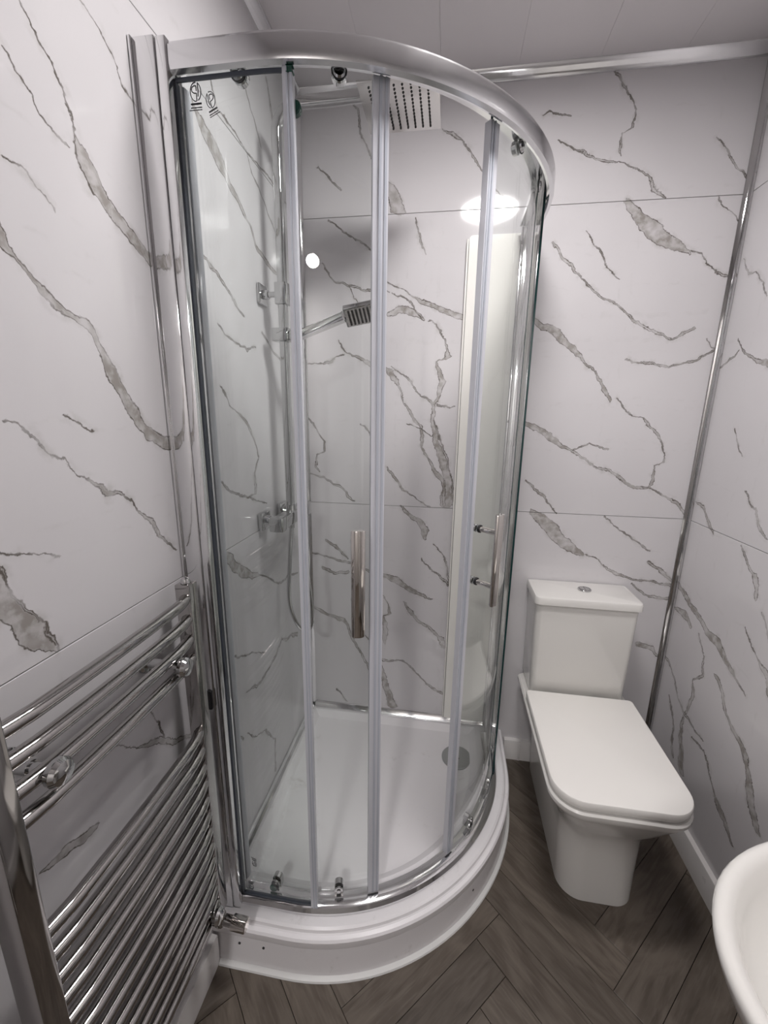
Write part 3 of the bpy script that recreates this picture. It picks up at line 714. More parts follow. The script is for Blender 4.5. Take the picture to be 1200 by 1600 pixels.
wc = MB().lathe((0.676, -0.178, 0.122), [(0.061, -0.001), (0.061, 0.004), (0.057, 0.007), (0.02, 0.009), (0.001, 0.009)], 40).build('waste_cover', M_WASTE, tray)
wc['label'] = 'round grey metal waste cover'
dots = MB()
for (x, y) in ((0.676, -0.178), (0.684, -0.19), (0.668, -0.186)):
    dots.cyl((x, y, 0.130), (x, y, 0.1318), 0.003, seg=10)
dots.build('waste_hole', M_RUBBER, wc)
# sealing strips where the tray meets the walls
sp_ = [(0.0005, 0.150), (0.016, 0.152), (0.016, 0.157), (0.008, 0.166), (0.004, 0.176), (0.0005, 0.178)]
t = MB(); t.rings([[(a_, y, z) for a_, z in sp_] for y in (-0.79, -0.0005)]); trim(6, t, M_ALU2)
t = MB(); t.rings([[(x, -a_, z) for a_, z in sp_] for x in (0.0165, 0.79)]); trim(7, t, M_ALU2)

# ------------------------------------------------------------------ shower enclosure
enc = thing('shower_enclosure', 'curved quadrant shower enclosure of clear glass in a bright aluminium frame', 'shower enclosure', (0.45, -0.45, 0.153))
ZB, ZT = 0.153, 2.123
def plan_sweep(mb, path, prof):
    """Sweep a closed (outward, z) section along a plan path given as [(x, y, nx, ny)]."""
    mb.rings([[(x + nx * a, y + ny * a, z) for a, z in prof] for x, y, nx, ny in path])
    return mb
def enc_path(x0, a0, a1, y1, n=48):
    """Path at radius 0 offset from the quadrant centre line; outward offset = radius."""
    out = []
    if x0 is not None:
        out += [(x0 + (CX - x0) * i / 4, -CY, 0, -1) for i in range(4)]
    for i in range(n + 1):
        a = math.radians(a0 + (a1 - a0) * i / n)
        out.append((CX, -CY, math.cos(a), math.sin(a)))
    if y1 is not None:
        out += [(CX, -CY + (y1 + CY) * (i + 1) / 4, 1, 0) for i in range(4)]
    return out
full = enc_path(0.0672, -90, 0, -0.0672)
t = MB(); plan_sweep(t, full, [(0.570, 2.105), (0.609, 2.105), (0.611, 2.080), (0.618, 2.077), (0.627, 2.080), (0.629, 2.087), (0.629, 2.115), (0.625, 2.121), (0.616, ZT), (0.570, ZT)])
t.build('top_rail', M_ALU, enc, angle=28)
t = MB(); plan_sweep(t, full, [(0.570, ZB), (0.622, ZB), (0.622, 0.160), (0.616, 0.170), (0.606, 0.1745), (0.594, 0.1745), (0.592, 0.168), (0.584, 0.166), (0.570, 0.166)])
t.build('bottom_rail', M_ALU2, enc, angle=28)
# wall profiles
t = MB(); t.box((0.0008, -0.846, ZB), (0.006, -0.792, 2.128), 0.001); t.box((0.006, -0.842, ZB), (0.047, -0.796, 2.127), 0.0015); t.build('wall_profile', M_ALU2, enc)
t = MB(); t.box((0.0475, -0.840, ZB), (0.0670, -0.798, 2.126), 0.0015); t.build('frame_post', M_ALU2, enc)
t = MB(); t.box((0.792, -0.006, ZB), (0.846, -0.0008, 2.128), 0.001); t.box((0.796, -0.047, ZB), (0.842, -0.006, 2.127), 0.0015); wp = t.build('wall_profile', M_ALU2, enc)
t = MB(); t.box((0.798, -0.0670, ZB), (0.840, -0.0475, 2.126), 0.0015); t.build('frame_post', M_ALU2, enc)
for z in (2.005, 1.483, 0.96, 0.44):
    t = MB(); t.lathe((0.796, -0.026, z), [(0.006, 0.0), (0.006, -0.003), (0.003, -0.0045), (0.001, -0.0045)], 16, 'x'); t.build('screw', M_CHROME, wp)

def pane_edges(f):
    """Glass faces get the clear material, the narrow cut edges the green one."""
    return 1 if f.calc_area() < 0.0 else 0
def pane(name, path, r, z0, z1, th=0.006):
    t = MB()
    vs0 = [[(x + nx * rr, y + ny * rr, z) for rr, z in ((r - th / 2, z0), (r + th / 2, z0), (r + th / 2, z1), (r - th / 2, z1))] for x, y, nx, ny in path]
    t.rings(vs0)
    def which(f):
        n_ = f.normal
        if abs(n_.z) > 0.7:
            return 0
        return 1 if len(f.verts) == 4 and max(e.calc_length() for e in f.edges) > 1 and min(e.calc_length() for e in f.edges) < th * 1.05 and len([e for e in f.edges if e.calc_length() > 1]) == 2 and min(e.calc_length() for e in f.edges) > th * 0.95 else 0
    return t.build(name, [M_GLASS, M_EDGE], enc, edge_test=which, angle=40)
fixL = pane('fixed_pane', enc_path(0.0675, -90, -83.2, None, 6), 0.607, 0.170, 2.1045)
fixR = pane('fixed_pane', enc_path(None, -7.2, 0, -0.0675, 6), 0.607, 0.170, 2.1045)
doorL = pane('sliding_door', enc_path(None, -105.5, -67.6, None, 44), 0.588, 0.180, 2.1045)
doorR = pane('sliding_door', enc_path(None, -43.2, -5.2, None, 44), 0.588, 0.180, 2.1045)
doorL['label'] = 'curved glass door slid open beside the left wall'
doorR['label'] = 'curved glass door closed beside the toilet'

def arc_bar(name, a0, a1, r0, r1, z0, z1, mat, parent, n=4):
    t = MB(); plan_sweep(t, enc_path(None, a0, a1, None, n), [(r0, z0), (r1, z0), (r1, z1), (r0, z1)])
    return t.build(name, mat, parent)
def seal(parent, a, z0, z1, r, wide, lead=1):
    """A clear edge seal with two ribs and a darker magnet core."""
    h = wide / 2
    arc_bar('seal', a - h, a + h, r - 0.008, r + 0.008, z0, z1, M_SEAL, parent)
    arc_bar('seal_rib', a - h * 0.25, a + h * 0.05, r + 0.0082, r + 0.0105, z0, z1, M_SEAL2, parent, 2)
    arc_bar('seal_rib', a + lead * h * 0.62 - 0.22, a + lead * h * 0.62 + 0.22, r + 0.0082, r + 0.0095, z0, z1, M_SEAL2, parent, 2)
seal(fixL, -83.6, 0.172, 2.100, 0.607, 1.7)
seal(doorL, -68.0, 0.182, 2.088, 0.588, 2.9)
seal(doorL, -104.9, 0.182, 2.086, 0.588, 1.8)
seal(doorR, -42.9, 0.182, 2.088, 0.588, 2.7, -1)
# dark glazing gaskets along the fixed panes
for pr, pth in ((fixL, enc_path(0.0675, -90, -83.2, None, 6)), (fixR, enc_path(None, -7.2, 0, -0.0675, 6))):
    t = MB(); plan_sweep(t, pth, [(0.6106, 2.070), (0.6135, 2.070), (0.6135, 2.0768), (0.6106, 2.0768)]); t.build('gasket', M_SLATE, pr)
    t = MB(); plan_sweep(t, pth, [(0.6035, 0.1748), (0.6125, 0.1748), (0.6125, 0.180), (0.6035, 0.180)]); t.build('gasket', M_SLATE, pr)
t = MB(); t.box((0.0672, -0.8215, 0.176), (0.0700, -0.8105, 2.07)); t.build('gasket', M_SLATE, fixL)
t = MB(); t.box((0.8105, -0.0700, 0.176), (0.8215, -0.0672, 2.07)); t.build('gasket', M_SLATE, fixR)

def polar(r, a, z):
    a = math.radians(a)
    return Vector((CX + r * math.cos(a), -CY + r * math.sin(a), z))
def frame_at(r, a, z):
    """Matrix whose x runs along the glass, y outward, z up."""
    t_ = math.radians(a)
    o = Vector((math.cos(t_), math.sin(t_), 0)); tg = Vector((-math.sin(t_), math.cos(t_), 0))
    p = polar(r, a, z)
    return Matrix(((tg.x, o.x, 0, p.x), (tg.y, o.y, 0, p.y), (0, 0, 1, p.z), (0, 0, 0, 1)))
def handle(parent, a):
    m_ = frame_at(0.588, a, 0)
    t = MB()
    sec = [(0.0155 * math.cos(2 * math.pi * i / 28), 0.0085 * math.sin(2 * math.pi * i / 28)) for i in range(28)]
    loops = []
    for z, k in ((1.018, 0.90), (1.0205, 1.0), (1.2605, 1.0), (1.263, 0.90)):
        loops.append([m_ @ Vector((x * k, 0.062 + y * k, z)) for x, y in sec])
    t.rings(loops)
    for z in (1.068, 1.214):
        t.cyl(m_ @ Vector((0, 0.0042, z)), m_ @ Vector((0, 0.057, z)), 0.0075, seg=20)
    hb = t.build('handle', M_NICKEL, parent)
    for z in (1.068, 1.214):
        MB().cyl(m_ @ Vector((0, 0.0035, z)), m_ @ Vector((0, 0.0085, z)), 0.0105, seg=20).build('washer', M_RUBBER, parent)
        MB().cyl(m_ @ Vector((0, -0.0035, z)), m_ @ Vector((0, -0.024, z)), 0.0105, seg=20, bevel=0.0015).build('handle_cap', M_CHROME, parent)
handle(doorL, -72.6)
handle(doorR, -38.6)
def roller_top(parent, a):
    m_ = frame_at(0.588, a, 2.090)
    t = MB()
    t.cyl(m_ @ Vector((0, -0.003, 0)), m_ @ Vector((0, -0.016, 0)), 0.0140, seg=24, bevel=0.002)
    t.cyl(m_ @ Vector((0, 0.0032, 0)), m_ @ Vector((0, 0.008, 0)), 0.0130, 0.010, seg=24)
    t.build('roller', M_CHROME, parent)
    t = MB(); t.cyl(m_ @ Vector((0, 0.0031, 0)), m_ @ Vector((0, 0.0045, 0)), 0.0142, seg=24)
    t.cyl(m_ @ Vector((-0.003, 0.008, 0.002)), m_ @ Vector((-0.003, 0.0092, 0.002)), 0.0055, seg=16)
    t.build('roller_ring', M_RUBBER, parent)
def roller_bottom(parent, a):
    m_ = frame_at(0.588, a, 0.0)
    def stadium(y0, y1, hw, z0, zc):
        pts = [(-hw, z0), (hw, z0)] + [(hw * math.cos(math.pi * i / 12), zc + hw * math.sin(math.pi * i / 12)) for i in range(13)]
        t_ = MB(); t_.rings([[m_ @ Vector((x, y, z)) for x, z in pts] for y in (y0, y1)])
        return t_
    stadium(0.0032, 0.0075, 0.0115, 0.182, 0.203).build('roller_clip', M_CHROME, parent)
    stadium(-0.018, -0.0032, 0.0125, 0.182, 0.206).build('roller_clip', M_CHROME, parent)
    t = MB(); t.cyl(m_ @ Vector((0, 0.0077, 0.203)), m_ @ Vector((0, 0.010, 0.203)), 0.005, seg=16)
    t.build('roller_stud', M_CHROME, parent)
    t = MB(); t.box((-0.0065, 0.0076, 0.183), (0.0065, 0.0086, 0.192), mat=m_); t.build('roller_slot', M_RUBBER, parent)
for a in (-93.0, -75.3):
    roller_top(doorL, a)
for a in (-32.0, -13.5):
    roller_top(doorR, a)
for a in (-95.0, -77.4):
    roller_bottom(doorL, a)
for a in (-31.5, -14.0):
    roller_bottom(doorR, a)
# green bumpers on the fixed pane
m_ = frame_at(0.607, -83.4, 0)
MB().cyl(m_ @ Vector((0.004, -0.008, 2.030)), m_ @ Vector((0.004, -0.022, 2.030)), 0.012, seg=24, bevel=0.002).build('bumper', M_GREEN, fixL)
MB().box((-0.002, 0.0035, 2.068), (0.007, 0.010, 2.0765), 0.002, mat=m_).build('bumper', M_GREEN, fixL)
m_ = frame_at(0.588, -96.0, 0)
MB().cyl(m_ @ Vector((0.004, 0.003, 0.186)), m_ @ Vector((0.004, 0.010, 0.186)), 0.011, seg=24, bevel=0.002).build('bumper', M_GREEN, doorL)
# dark rubber stop on the wall profile beside the radiator
MB().box((0.030, -0.8455, 0.795), (0.044, -0.8422, 0.845), 0.004).build('profile_cap', M_RUBBER, enc)

# printed maker's marks: a P in a ring over lines of small print
def mark(parent, m_, mirror, size=0.030, turn=0.0, flip=1):
    t = MB()
    sx = -1 if mirror else 1
    ct, st = math.cos(turn), math.sin(turn)
    def P(x, z):
        x *= sx
        return m_ @ Vector(((x * ct - z * st) * size, 0.0, (x * st + z * ct) * size * flip))
    off = (m_ @ Vector((0, 0.0006, 0))) - (m_ @ Vector((0, 0, 0)))
    def stroke(pts, w):
        for i in range(len(pts) - 1):
            (x0, z0), (x1, z1) = pts[i], pts[i + 1]
            L_ = math.hypot(x1 - x0, z1 - z0)
            if L_ < 1e-6:
                continue
            nx, nz = -(z1 - z0) / L_ * w / 2, (x1 - x0) / L_ * w / 2
            ex, ez = (x1 - x0) / L_ * w * 0.3, (z1 - z0) / L_ * w * 0.3
            q_ = [P(x0 + nx - ex, z0 + nz - ez), P(x1 + nx + ex, z1 + nz + ez), P(x1 - nx + ex, z1 - nz + ez), P(x0 - nx - ex, z0 - nz - ez)]
            t.rings([q_, [v + off for v in q_]])
    def ring(a0, a1, rx=0.36, rz=0.5):
        return [(rx * math.cos(math.radians(a0 + (a1 - a0) * i / 20)), rz * math.sin(math.radians(a0 + (a1 - a0) * i / 20))) for i in range(21)]
    stroke(ring(95, -90), 0.05)
    stroke(ring(118, 245), 0.05)
    stroke([(-0.16, 0.46), (-0.17, 0.0), (-0.15, -0.24)], 0.06)
    stroke([(-0.05, -0.48), (-0.05, -0.08), (0.12, -0.06), (0.24, 0.02), (0.27, 0.14), (0.22, 0.26), (0.10, 0.32), (-0.04, 0.31), (-0.05, 0.06)], 0.055)
    rnd = random.Random(3)
    for z, h, x0, x1 in ((-0.64, 0.11, -0.34, 0.36), (-0.84, 0.06, -0.36, 0.38), (-0.97, 0.05, -0.36, 0.50)):
        x = x0
        while x < x1:
            w = rnd.uniform(0.05, 0.085)
            stroke([(x, z), (min(x + w, x1), z)], h * rnd.uniform(0.6, 1.0))
            x += w + rnd.uniform(0.015, 0.03)
    return t.build('logo_print', M_INK, parent, smooth=False)
mark(fixL, Matrix.Translation((0.1040, -0.8174, 2.055)) @ Matrix.Diagonal((1, -1, 1, 1)), True, 0.028)
mark(doorL, frame_at(0.5912, -98.7, 2.058) @ Matrix.Diagonal((1, 1, 1, 1)), False, 0.026, 0.25)
mark(fixL, Matrix.Translation((0.092, -0.8174, 0.204)) @ Matrix.Diagonal((1, -1, 1, 1)), False, 0.020, 0.0, -1)
mark(doorL, frame_at(0.5912, -101.5, 0.245), True, 0.020, 0.0, -1)

# ------------------------------------------------------------------ tall cream panel on the back wall inside the shower
box = thing('wall_boxing', 'tall cream gloss boxing panel on the marble wall behind the closed glass door', 'panel', (0.70, -0.006, 0.18))
pts = [(0.618, 0.180), (0.788, 0.180), (0.788, 2.103)] + [(0.630 + 0.012 * math.cos(math.radians(a)), 2.091 + 0.012 * math.sin(math.radians(a))) for a in (90, 112, 135, 158, 180)]
t = MB(); t.rings([[(x, y, z) for x, z in pts] for y in (-0.0008, -0.020)]); t.build('panel', M_BOXING, box)
t = MB(); t.box((0.610, -0.019, 0.180), (0.6165, -0.0008, 2.094), 0.003); t.build('edge_trim', M_BOXING, box)

# ------------------------------------------------------------------ shower column
RX, RY = 0.070, -0.358
colm = thing('shower_column', 'chrome square shower column with bar valve, wall brackets and overhead rain head', 'shower', (0.0, RY, 1.165))
sq = rrect(0.024, 0.024, 0.004, 3)
t = MB(); t.sweep([(RX, RY, 1.19), (RX, RY, 1.5), (RX, RY, 2.20), (RX, RY, 2.255), (RX + 0.006, RY, 2.278), (RX + 0.020, RY, 2.298), (RX + 0.042, RY, 2.310), (RX + 0.07, RY, 2.315), (0.25, RY, 2.316), (0.430, RY - 0.006, 2.316)], sq)
t.build('riser_pipe', M_CHROME, colm)
t = MB(); t.box((0.0008, RY - 0.028, 1.817), (0.010, RY + 0.028, 1.873), 0.003); t.build('wall_plate', M_CHROME, colm)
t = MB(); t.cyl((0.0105, RY, 1.845), (0.054, RY, 1.845), 0.008); t.cyl((0.012, RY, 1.845), (0.026, RY, 1.845), 0.013); t.build('bracket_arm', M_CHROME, colm)
t = MB(); t.box((RX - 0.019, RY - 0.019, 1.815), (RX + 0.019, RY + 0.019, 1.875), 0.003); t.build('bracket_clamp', M_CHROME, colm)
t = MB(); t.box((RX - 0.032, RY - 0.021, 1.712), (RX + 0.020, RY + 0.021, 1.750), 0.003)
t.box((RX + 0.018, RY - 0.016, 1.715), (RX + 0.052, RY + 0.016, 1.742), 0.004); t.build('slider', M_CHROME, colm)
# valve
for y in (RY - 0.075, RY + 0.075):
    t = MB(); t.box((0.0008, y - 0.030, 1.135), (0.018, y + 0.030, 1.195), 0.004); t.build('wall_plate', M_CHROME, colm)
    t = MB(); t.cyl((0.018, y, 1.165), (0.052, y, 1.165), 0.014); t.cyl((0.018, y, 1.165), (0.030, y, 1.165), 0.019, 0.016); t.build('valve_union', M_CHROME, colm)
t = MB(); t.box((0.050, RY - 0.085, 1.145), (0.090, RY + 0.105, 1.185), 0.004); t.build('valve_body', M_CHROME, colm)
t = MB(); t.cyl((RX, RY, 1.185), (RX, RY, 1.205), 0.017); t.cyl((RX, RY, 1.145), (RX, RY, 1.125), 0.011); t.build('valve_union', M_CHROME, colm)
for s_ in (-1, 1):
    y0 = RY + (-0.087 if s_ < 0 else 0.107)
    t = MB(); t.box((0.047, min(y0, y0 + s_ * 0.040), 1.142), (0.093, max(y0, y0 + s_ * 0.040), 1.188), 0.005); t.build('valve_knob', M_CHROME, colm)
# overhead head
t = MB(); t.cyl((0.417, RY - 0.008, 2.304), (0.417, RY - 0.008, 2.284), 0.013); t.cyl((0.417, RY - 0.008, 2.288), (0.417, RY - 0.008, 2.2832), 0.022); t.build('head_joint', M_CHROME, colm)
HX, HY = 0.417, -0.367
t = MB(); t.box((HX - 0.100, HY - 0.096, 2.277), (HX + 0.100, HY + 0.096, 2.283), 0.0015); head = t.build('rain_head', M_HEAD, colm)
t = MB()
for i in range(8):
    for j in range(13):
        x = HX - 0.072 + 0.144 * i / 7; y = HY - 0.078 + 0.156 * j / 12
        t.cyl((x, y, 2.2768), (x, y, 2.2745), 0.0030, 0.0022, seg=8)
nz = t.build('nozzles', M_NOZZLE, head)
nz['kind'] = 'stuff'
# hose
def bez(pts, n=10):
    """Catmull-Rom through the points."""
    P_ = [Vector(p) for p in pts]
    P_ = [P_[0] * 2 - P_[1]] + P_ + [P_[-1] * 2 - P_[-2]]
    out = []
    for i in range(1, len(P_) - 2):
        for k in range(n):
            u = k / n
            out.append(0.5 * ((2 * P_[i]) + (P_[i + 1] - P_[i - 1]) * u + (2 * P_[i - 1] - 5 * P_[i] + 4 * P_[i + 1] - P_[i + 2]) * u * u + (3 * P_[i] - P_[i - 1] - 3 * P_[i + 1] + P_[i + 2]) * u ** 3))
    out.append(P_[-2])
    return out
hp = bez([(RX, RY, 1.125), (0.066, -0.372, 1.02), (0.062, -0.385, 0.88), (0.075, -0.372, 0.79), (0.095, -0.340, 0.735), (0.115, -0.318, 0.745), (0.118, -0.322, 0.84), (0.112, -0.335, 1.0), (0.116, -0.345, 1.12), (0.118, -0.350, 1.30), (0.114, -0.356, 1.55), (0.112, RY, 1.695)], 14)
t = MB()
sec_n = 12
loops = []
for i in range(len(hp)):
    pass
t.tube(hp, 0.0068, 12)
hose = t.build('hose', M_CHROME, colm)
t = MB(); t.cyl((0.112, RY, 1.693), (0.112, RY, 1.714), 0.009); t.build('hose_nut', M_CHROME, colm)

# hand shower resting in the slider
hs = thing('hand_shower', 'square chrome hand shower with black nozzle rows held in the column slider', 'hand shower', (0.105, RY, 1.722))
d_ = Vector((0.195, 0.012, 0.072)).normalized()
sdv = d_.cross(Vector((0, 0, 1))).normalized()
upv = sdv.cross(d_)
tilt = Matrix.Rotation(math.radians(18), 3, d_)
def HM(base, d, s, u):
    return Matrix(((d.x, s.x, u.x, base.x), (d.y, s.y, u.y, base.y), (d.z, s.z, u.z, base.z), (0, 0, 0, 1)))
m1 = HM(Vector((0.100, RY, 1.724)), d_, sdv, upv)
t = MB(); t.box((0.0, -0.0115, -0.012), (0.165, 0.0115, 0.012), 0.003, mat=m1); t.build('handle', M_CHROME, hs)
d2 = Vector((0.25, 0.012, 0.045)).normalized()
u2 = Vector((-0.05, 0.70, 0.68)); u2 = (u2 - d2 * u2.dot(d2)).normalized(); s2 = u2.cross(d2)
m2 = HM(m1 @ Vector((0.168, 0, 0.0)), d2, s2, u2)
t = MB(); t.box((0.0, -0.030, -0.013), (0.100, 0.030, 0.010), 0.004, mat=m2); hh = t.build('head', M_CHROME, hs)
t = MB(); t.box((0.006, -0.026, -0.0142), (0.094, 0.026, -0.0132), mat=m2); t.build('spray_face', M_HEAD, hs)
t = MB()
for i in range(7):
    x = 0.016 + 0.068 * i / 6
    for j in range(6):
        y = -0.019 + 0.038 * j / 5
        t.box((x - 0.0028, y - 0.0032, -0.0165), (x + 0.0028, y + 0.0032, -0.0143), mat=m2)
nz = t.build('nozzles', M_NOZZLE, hh, smooth=False)
nz['kind'] = 'stuff'

# ------------------------------------------------------------------ towel radiator
rad = thing('towel_radiator', 'chrome ladder towel radiator with round rails mounted on the marble wall', 'radiator', (0.05, -1.11, 0.24))
YF0, YF1 = -0.922, -0.892      # far post
YN0, YN1 = -1.332, -1.300      # near post
for y0, y1, x0, x1 in ((YF0, YF1, 0.034, 0.066), (YN0, YN1, 0.040, 0.078)):
    t = MB(); t.box((x0, y0, 0.250), (x1, y1, 1.152), 0.002); t.build('post', M_RAD, rad)
t = MB(); t.lathe((0.050, -0.907, 1.152), [(0.010, 0.0004), (0.010, 0.004), (0.0075, 0.010), (0.003, 0.013), (0.0005, 0.013)], 24); t.build('air_vent', M_CHROME, rad)
t = MB(); t.lathe((0.059, -1.316, 1.152), [(0.010, 0.0004), (0.010, 0.004), (0.0075, 0.010), (0.003, 0.013), (0.0005, 0.013)], 24); t.build('air_vent', M_CHROME, rad)
rail_path = [(0.0555, YF0 - 0.0005, 0), (0.0600, YF0 - 0.014, 0), (0.0640, YF0 - 0.034, 0), (0.0665, YF0 - 0.07, 0), (0.069, -1.11, 0), (0.068, YN1 + 0.06, 0), (0.066, YN1 + 0.03, 0), (0.062, YN1 + 0.0005, 0)]
rz = [1.122 - 0.0455 * i for i in range(4)] + [0.798 - 0.0453 * i for i in range(12)]
t = MB(); t.tube([(x, y, rz[0]) for x, y, z in bez(rail_path, 5)], 0.0112, 18)
rail0 = t.build('rail', M_RAD, rad)
for z in rz[1:]:
    o = rail0.copy(); COL.objects.link(o); o.parent = rad
    o.location = (0, 0, z - rz[0])
    ORIGIN[o.name] = ORIGIN[rad.name]
def bracket(y, z):
    t = MB()
    t.lathe((0.0008, y, z), [(0.020, 0.0), (0.020, 0.005), (0.016, 0.009), (0.0105, 0.0095), (0.0105, 0.044)], 24, 'x')
    t.cyl((0.040, y, z), (0.076, y, z), 0.0075)
    b_ = t.build('bracket', M_CHROME, rad)
    t = MB(); t.lathe((0.0765, y, z), [(0.0105, 0.0), (0.0185, 0.004), (0.0195, 0.012), (0.016, 0.018), (0.008, 0.021), (0.0005, 0.0215)], 24, 'x'); t.build('bracket_knob', M_CHROME, b_)
for y, z in ((-0.987, 1.010), (-1.256, 1.030), (-0.965, 0.322), (-1.232, 0.322)):
    bracket(y, z)
# valve under the far post
t = MB(); t.cyl((0.050, -0.907, 0.2495), (0.050, -0.907, 0.205), 0.013); t.lathe((0.050, -0.907, 0.213), [(0.0005, -0.020), (0.012, -0.018), (0.0165, -0.008), (0.0165, 0.010), (0.012, 0.020)], 24)
t.cyl((0.050, -0.907, 0.213), (0.0305, -0.907, 0.213), 0.010); vb = t.build('valve', M_RAD, rad)
t = MB(); t.cyl((0.062, -0.907, 0.213), (0.086, -0.907, 0.211), 0.013); t.build('valve_collar', M_RAD, vb)
t = MB(); t.cyl((0.084, -0.907, 0.211), (0.124, -0.907, 0.208), 0.0175, bevel=0.002); t.build('valve_head', M_NICKEL, vb)
t = MB(); t.cyl((0.0008, -0.907, 0.213), (0.030, -0.907, 0.213), 0.0075); t.build('pipe', M_CHROME, vb)

# ------------------------------------------------------------------ toilet
TX = 1.106
wcx = thing('toilet', 'white close-coupled toilet with a square closed lid against the marble wall', 'toilet', (TX, -0.34, 0.0))
def dshape(hw, yb, yf, rf, rb, z, n=9, sx=None):
    """Plan with rounded front corners (yf is the front, towards the camera)."""
    sx = 0.012 * max(0.0, 1.0 - z / 0.40) if sx is None else sx
    out = []
    for cx, cy, r, a in ((TX + hw - rb, yb - rb, rb, 0), (TX - hw + rb, yb - rb, rb, 90), (TX - hw + rf, yf + rf, rf, 180), (TX + hw - rf, yf + rf, rf, 270)):
        for i in range(n + 1):
            t_ = math.radians(a + 90 * i / n)
            out.append((cx + sx + r * math.cos(t_), cy + r * math.sin(t_), z))
    return out
t = MB()
t.rings([dshape(0.117, -0.03, -0.556, 0.070, 0.02, 0.0005), dshape(0.118, -0.03, -0.559, 0.072, 0.02, 0.10), dshape(0.121, -0.03, -0.563, 0.075, 0.02, 0.20), dshape(0.123, -0.03, -0.572, 0.080, 0.02, 0.26),
         dshape(0.134, -0.03, -0.592, 0.080, 0.02, 0.31), dshape(0.152, -0.03, -0.622, 0.084, 0.02, 0.355), dshape(0.172, -0.03, -0.642, 0.086, 0.02, 0.395), dshape(0.186, -0.03, -0.658, 0.088, 0.02, 0.422),
         dshape(0.192, -0.03, -0.665, 0.088, 0.02, 0.437), dshape(0.192, -0.03, -0.665, 0.088, 0.02, 0.447), dshape(0.187, -0.035, -0.660, 0.084, 0.02, 0.4525)])
t.build('pan', M_CERAMIC, wcx, angle=40)
t = MB(); t.rings([dshape(0.182, -0.196, -0.654, 0.080, 0.012, 0.4535), dshape(0.184, -0.195, -0.656, 0.082, 0.012, 0.456), dshape(0.184, -0.195, -0.656, 0.082, 0.012, 0.464), dshape(0.182, -0.196, -0.654, 0.080, 0.012, 0.4655)]); t.build('seat', M_SEAT, wcx)
t = MB(); t.rings([dshape(0.186, -0.193, -0.658, 0.082, 0.012, 0.4665), dshape(0.1885, -0.191, -0.661, 0.084, 0.012, 0.469), dshape(0.1885, -0.191, -0.661, 0.084, 0.012, 0.482), dshape(0.1865, -0.193, -0.659, 0.082, 0.012, 0.4855), dshape(0.182, -0.197, -0.654, 0.078, 0.012, 0.4870)]); t.build('lid', M_SEAT, wcx)
t = MB()
t.rings([dshape(0.166, -0.006, -0.168, 0.020, 0.012, 0.4535), dshape(0.170, -0.006, -0.172, 0.022, 0.012, 0.462), dshape(0.177, -0.006, -0.176, 0.022, 0.012, 0.824), dshape(0.174, -0.008, -0.173, 0.022, 0.012, 0.827), dshape(0.166, -0.012, -0.166, 0.020, 0.012, 0.8318)]); t.build('cistern', M_CERAMIC, wcx, angle=40)
t = MB()
t.rings([dshape(0.180, -0.005, -0.180, 0.020, 0.010, 0.8325), dshape(0.185, -0.004, -0.186, 0.022, 0.010, 0.835), dshape(0.185, -0.004, -0.186, 0.022, 0.010, 0.857), dshape(0.182, -0.006, -0.183, 0.020, 0.010, 0.862), dshape(0.174, -0.012, -0.176, 0.016, 0.008, 0.864)]); cl_ = t.build('cistern_lid', M_CERAMIC, wcx, angle=40)
t = MB(); t.lathe((TX + 0.010, -0.085, 0.8642), [(0.024, 0.0), (0.024, 0.004), (0.0225, 0.0055), (0.020, 0.0055), (0.020, 0.003), (0.0005, 0.003)], 40); fb = t.build('flush_button', M_CHROME, cl_)
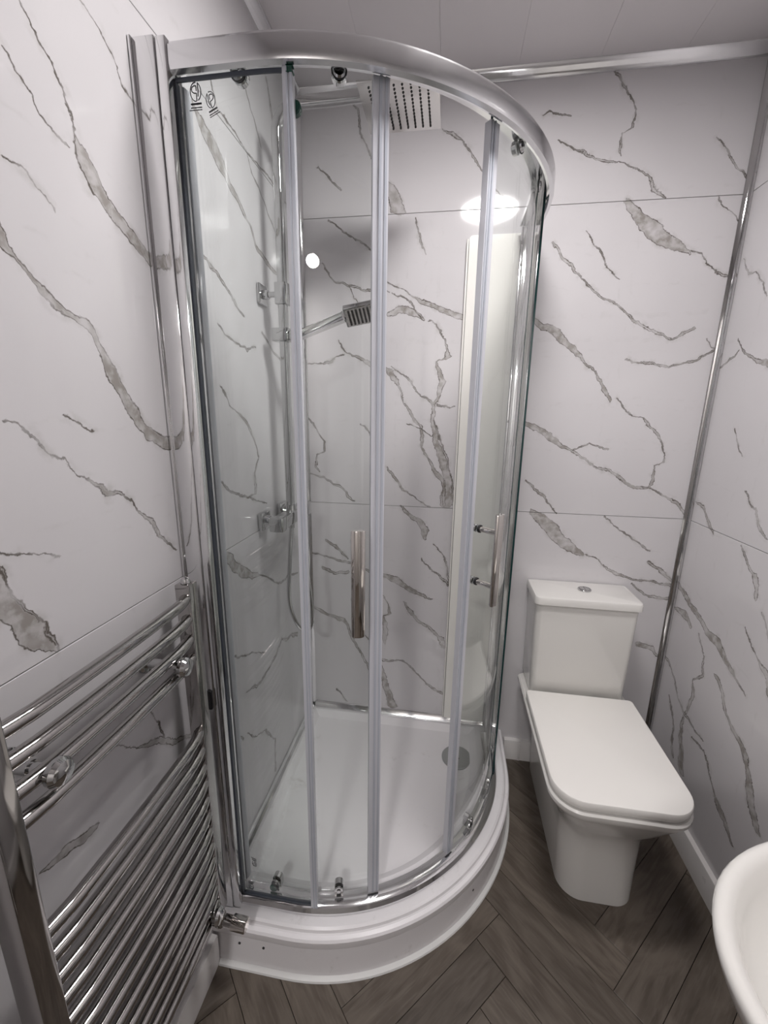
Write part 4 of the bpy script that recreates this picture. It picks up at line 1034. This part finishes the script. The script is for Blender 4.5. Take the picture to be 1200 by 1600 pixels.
for s_ in (-1, 1):
    pts = [(TX + 0.010 + s_ * 0.0012, -0.085 - 0.0185), (TX + 0.010 + s_ * 0.0012, -0.085 + 0.0185)] + [(TX + 0.010 + s_ * 0.0185 * math.cos(a_), -0.085 + 0.0185 * math.sin(a_)) for a_ in [math.radians(85 - 17 * i) for i in range(11)]]
    t = MB(); t.prism(pts if s_ < 0 else pts[::-1], 0.8674, 0.8705 if s_ < 0 else 0.8695); t.build('button_half', M_CHROME, cl_)
for x in (TX - 0.085, TX + 0.085):
    t = MB(); t.cyl((x - 0.014, -0.186, 0.468), (x + 0.014, -0.186, 0.468), 0.0065, seg=16); t.build('hinge', M_CHROME, wcx)

# ------------------------------------------------------------------ wash basin
bas = thing('wash_basin', 'white rounded ceramic wash basin with a thick rim at the picture edge beside the toilet', 'basin', (1.30, -1.24, 0.0))
BX, BY = 1.25, -1.243
def bring(a, b, z, dx=0.0, back=W - 0.0015, n=40):
    out = [(back, BY + b, z)]
    for i in range(n + 1):
        t_ = math.radians(90 + 180 * i / n)
        out.append((BX + dx + a * math.cos(t_), BY + b * math.sin(t_), z))
    out.append((back, BY - b, z))
    return out
t = MB()
t.rings([bring(0.130, 0.085, 0.620, 0.05), bring(0.175, 0.125, 0.650, 0.04), bring(0.235, 0.175, 0.700, 0.02), bring(0.275, 0.208, 0.755, 0.008), bring(0.297, 0.227, 0.805, 0.002), bring(0.305, 0.234, 0.832), bring(0.307, 0.236, 0.843), bring(0.304, 0.233, 0.849), bring(0.297, 0.227, 0.851),
         bring(0.288, 0.219, 0.849, back=1.36), bring(0.281, 0.212, 0.842, back=1.352), bring(0.272, 0.202, 0.815, back=1.345), bring(0.258, 0.188, 0.775, back=1.335), bring(0.225, 0.155, 0.735, 0.01, back=1.32), bring(0.15, 0.09, 0.715, 0.02, back=1.30), bring(0.04, 0.03, 0.708, 0.03, back=1.285)])
t.build('bowl', M_CERAMIC, bas, angle=50)
t = MB(); t.rings([bring(0.115, 0.080, 0.0005, 0.08), bring(0.100, 0.070, 0.03, 0.08), bring(0.090, 0.064, 0.35, 0.08), bring(0.105, 0.075, 0.58, 0.065), bring(0.128, 0.084, 0.6195, 0.05)]); t.build('pedestal', M_CERAMIC, bas, angle=50)
t = MB(); t.lathe((1.255, BY, 0.709), [(0.021, 0.0), (0.021, 0.003), (0.017, 0.004), (0.0005, 0.0045)], 24); t.build('waste', M_CHROME, bas)
